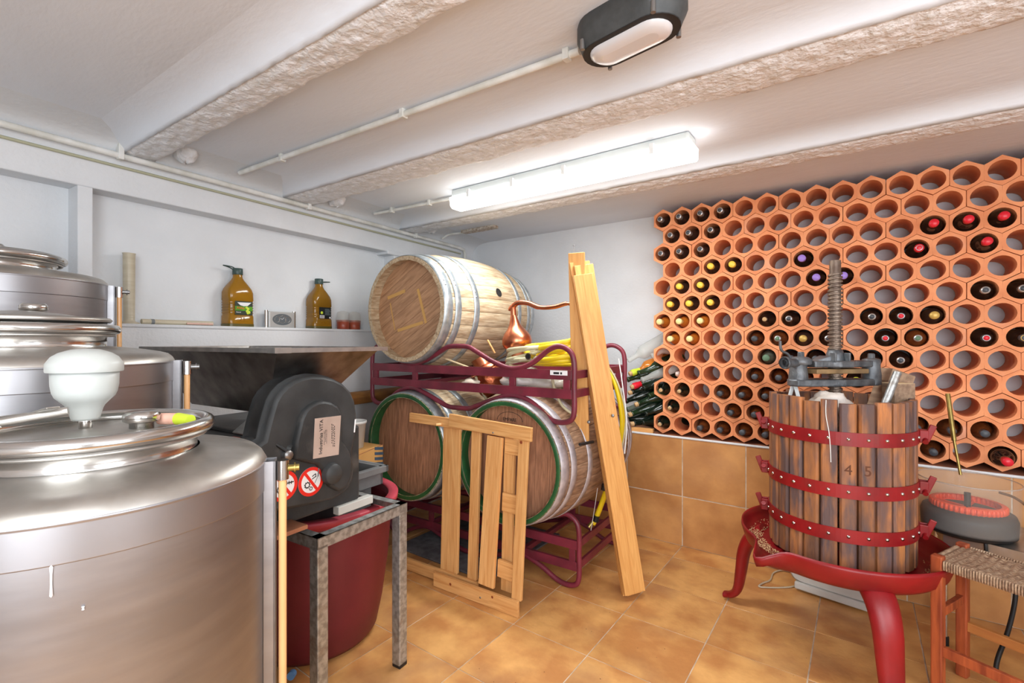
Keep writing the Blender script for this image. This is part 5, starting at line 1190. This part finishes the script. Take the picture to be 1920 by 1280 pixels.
t = thing('gas_cooker_stand', 'low grey steel burner stand with chrome legs, behind the stool', 'stand', (.5, 2.95, 0))
R0, R1, R2, R3 = Vector((.31, 2.95, 0)), Vector((.74, 2.80, 0)), Vector((.80, 3.22, 0)), Vector((.30, 3.30, 0))
def wallp(a, b, z0, z1, nm, m): 
    d_ = (b - a).normalized(); nn = Vector((-d_.y, d_.x, 0)) * .002
    MB().hexa([a + nn + Vector((0, 0, z0)), b + nn + Vector((0, 0, z0)), b - nn + Vector((0, 0, z0)), a - nn + Vector((0, 0, z0))], [a + nn + Vector((0, 0, z1)), b + nn + Vector((0, 0, z1)), b - nn + Vector((0, 0, z1)), a - nn + Vector((0, 0, z1))]).build(nm, m, t)
for a, b in ((R0, R1), (R1, R2), (R2, R3), (R3, R0)): wallp(a, b, .455, .52, 'side_panel', STEELD)
MB().hexa([p + Vector((0, 0, .515)) for p in (R0, R1, R2, R3)], [p + Vector((0, 0, .520)) for p in (R0, R1, R2, R3)]).build('top_plate', STEELD, t)
MB().tube([R0 + Vector((0, -.003, .465)), R1 + Vector((0, -.003, .465))], .003, 8).build('edge_strip', CHROME, t)
for p in (Vector((.318, 2.965, 0)), Vector((.315, 3.285, 0)), Vector((.72, 2.82, 0)), Vector((.78, 3.2, 0))):
    l = MB().cyl(p + Vector((0, 0, .03)), p + Vector((0, 0, .46)), .0085, 14).build('leg', CHROME, t)
    MB().cyl(p, p + Vector((0, 0, .04)), .0125, 14).build('foot', BLACK, l)
for a in (-.06, .12):
    q = R0.lerp(R1, .42 + a * 2); MB().tube([q + Vector((0, .03, .53)), q + Vector((0, -.012, .525)), q + Vector((.003, -.016, .46))], .0065, 8, sub=5).build('pan_support', BLACK, t)
cb = Vector((.40, 3.03, 0))
t = thing('corking_tray', 'clear round bowl with black base and orange toothed ring, on the burner stand', 'bowl', (cb.x, cb.y, .521))
mx = T(cb.x, cb.y, 0)
MB().lathe([(0, .522), (.150, .522), (.165, .535), (.168, .60), (.160, .622), (.05, .628), (0, .628)], 56, mx, cap=False).build('base', BLACK, t)
MB().lathe([(.172, .545), (.176, .56), (.178, .755), (.181, .762), (.175, .762), (.172, .56), (.168, .55)], 64, mx, cap=False).build('clear_bowl', CLEAR, t)
mb = MB().lathe([(.112, .632), (.128, .632), (.128, .660), (.112, .660)], 48, mx, cap=False)
for k in range(44):
    a = 2 * PI * k / 44; mb.lathe([(.0, -.016), (.0075, -.012), (.0075, .010), (0, .015)], 6, mx @ T(.128 * math.cos(a), .128 * math.sin(a), .646), cap=False)
mb.build('orange_ring', ORANGE, t)
for k in range(5):
    a = 2 * PI * k / 5; MB().box((.0, -.004, .63), (.115, .004, .638), mx @ Rz(a)).build('ring_spoke', ORANGE, t)
MB().tube([(cb.x + .178 * math.cos(2*PI*i/64), cb.y + .178 * math.sin(2*PI*i/64), .763) for i in range(64)], .0028, 8, closed=True).build('bowl_rim', mat('bowl_rim_mat', lin(200, 190, 180), rough=.1, alpha=.45), t)
MB().cyl((cb.x, cb.y, .62), (cb.x, cb.y, .70), .012, 14).build('hub', BLACK, t)
t = thing('brass_rod', 'slender brass rod standing in the clear bowl before the clay rack', 'rod', (cb.x - .03, cb.y, .66))
a, b, c2 = W.pt(1801, 890, Y=3.02), W.pt(1789, 826, Y=3.06), W.pt(1777, 738, Y=3.12)
MB().cyl(a, b, .006, 12).build('thin_end', BRASS, t); MB().cyl(b, c2, .0095, 14, r1=.0095).build('sleeve', BRASS, t)
t = thing('gas_hose', 'dark hose curving up behind the clear bowl at the right edge', 'hose', (.6, 3.1, .6))
MB().tube([(.52, 3.12, .70), (.57, 3.08, .69), (.62, 3.02, .64), (.655, 2.97, .56), (.66, 2.93, .54)], .006, 8, sub=6).build('hose', mat('gas_hose_mat', lin(120, 92, 66), rough=.5), t)
t = thing('power_cord', 'short black cord hanging to the floor behind the stool', 'cord', (.55, 2.8, .1))
MB().tube([(.54, 2.93, .46), (.535, 2.92, .30), (.50, 2.85, .18), (.462, 2.80, .08), (.455, 2.78, .02), (.48, 2.77, .012)], .0085, 8, sub=6).build('cord', BLACK, t)

t = thing('electric_heater', 'pale grey electric heater with dark grille on the floor under the press', 'heater', (-.13, 3.17, 0))
hm = axes((.985, -.17, 0), (.17 * .98, .985 * .98, .17), (-.16, 3.16, 0)); hm = T(-.125, 3.14, 0) @ Rz(-.17) @ Rx(-.10)
layers([([(x, z + .20) for x, z in oval(.195, .155, 48, 7)], -.045), ([(x, z + .20) for x, z in oval(.202, .162, 48, 7)], -.035), ([(x, z + .20) for x, z in oval(.202, .162, 48, 7)], .03), ([(x, z + .20) for x, z in oval(.192, .152, 48, 7)], .045)], hm @ Rx(PI / 2)).build('case', HEATER, t)
layers([([(x, z + .225) for x, z in oval(.160, .105, 40, 9)], .040), ([(x, z + .225) for x, z in oval(.160, .105, 40, 9)], .0465)], hm @ Rx(PI / 2)).build('grille_recess', MESH, t)
mb = MB()
for k in range(26): mb.box((-.157, -.0495, .122 + k * .0082), (.157, -.0475, .1245 + k * .0082), hm)
g = mb.build('grille_wires', RIVET, t); g['kind'] = 'stuff'
MB().box((-.170, -.058, .006), (.170, .05, .046), hm).build('base', HEATER, t, bevel=.008)
text('UG Rowenta', .017, hm @ T(-.01, -.0468, .095) @ Rx(PI / 2), BLS, t)
t = thing('heater_cord', 'cream mains cord with plug, looped on the tiles left of the heater', 'cord', (-.42, 3.1, 0))
P = [W.pt(px, py, z=.006) for px, py in ((1512, 1070), (1500, 1090), (1490, 1098), (1470, 1101), (1440, 1101), (1423, 1099), (1430, 1093), (1444, 1087), (1449, 1075), (1458, 1070), (1470, 1068))]
P[0].z = .12; P[0].y -= .0
MB().tube([W.pt(1520, 1062, Y=3.02)] + P, .0042, 8, sub=6).build('cord', CREAM, t)
q = P[-1]; MB().lathe([(.018, -.012), (.0195, -.008), (.0195, .010), (.014, .018), (.007, .030)], 24, T(q.x - .008, q.y + .012, .022) @ Rx(PI/2) @ Ry(.5)).build('plug', WHITEP, t)
for s in (-.008, .008): MB().cyl((q.x - .008 + s, q.y - .0, .022), (q.x - .008 + s, q.y - .022, .022), .0022, 8).build('pin', RIVET, t)

# bits of dirt on the tiles
mb = MB()
for k in range(90):
    x, y = random.uniform(-1.6, .4), random.uniform(1.3, 3.2); s = random.uniform(.0015, .004)
    mb.add([(x - s, y, .0004), (x, y - s * .6, .0004), (x + s, y, .0004), (x, y + s * .7, .0004), (x, y, .0016)], [(0, 1, 4), (1, 2, 4), (2, 3, 4), (3, 0, 4)])
g = mb.build('floor_crumbs', mat('crumbs', lin(96, 66, 44), rough=.9)); tag(g, 'scattered crumbs and grit on the terracotta floor tiles', 'crumbs'); g['kind'] = 'stuff'
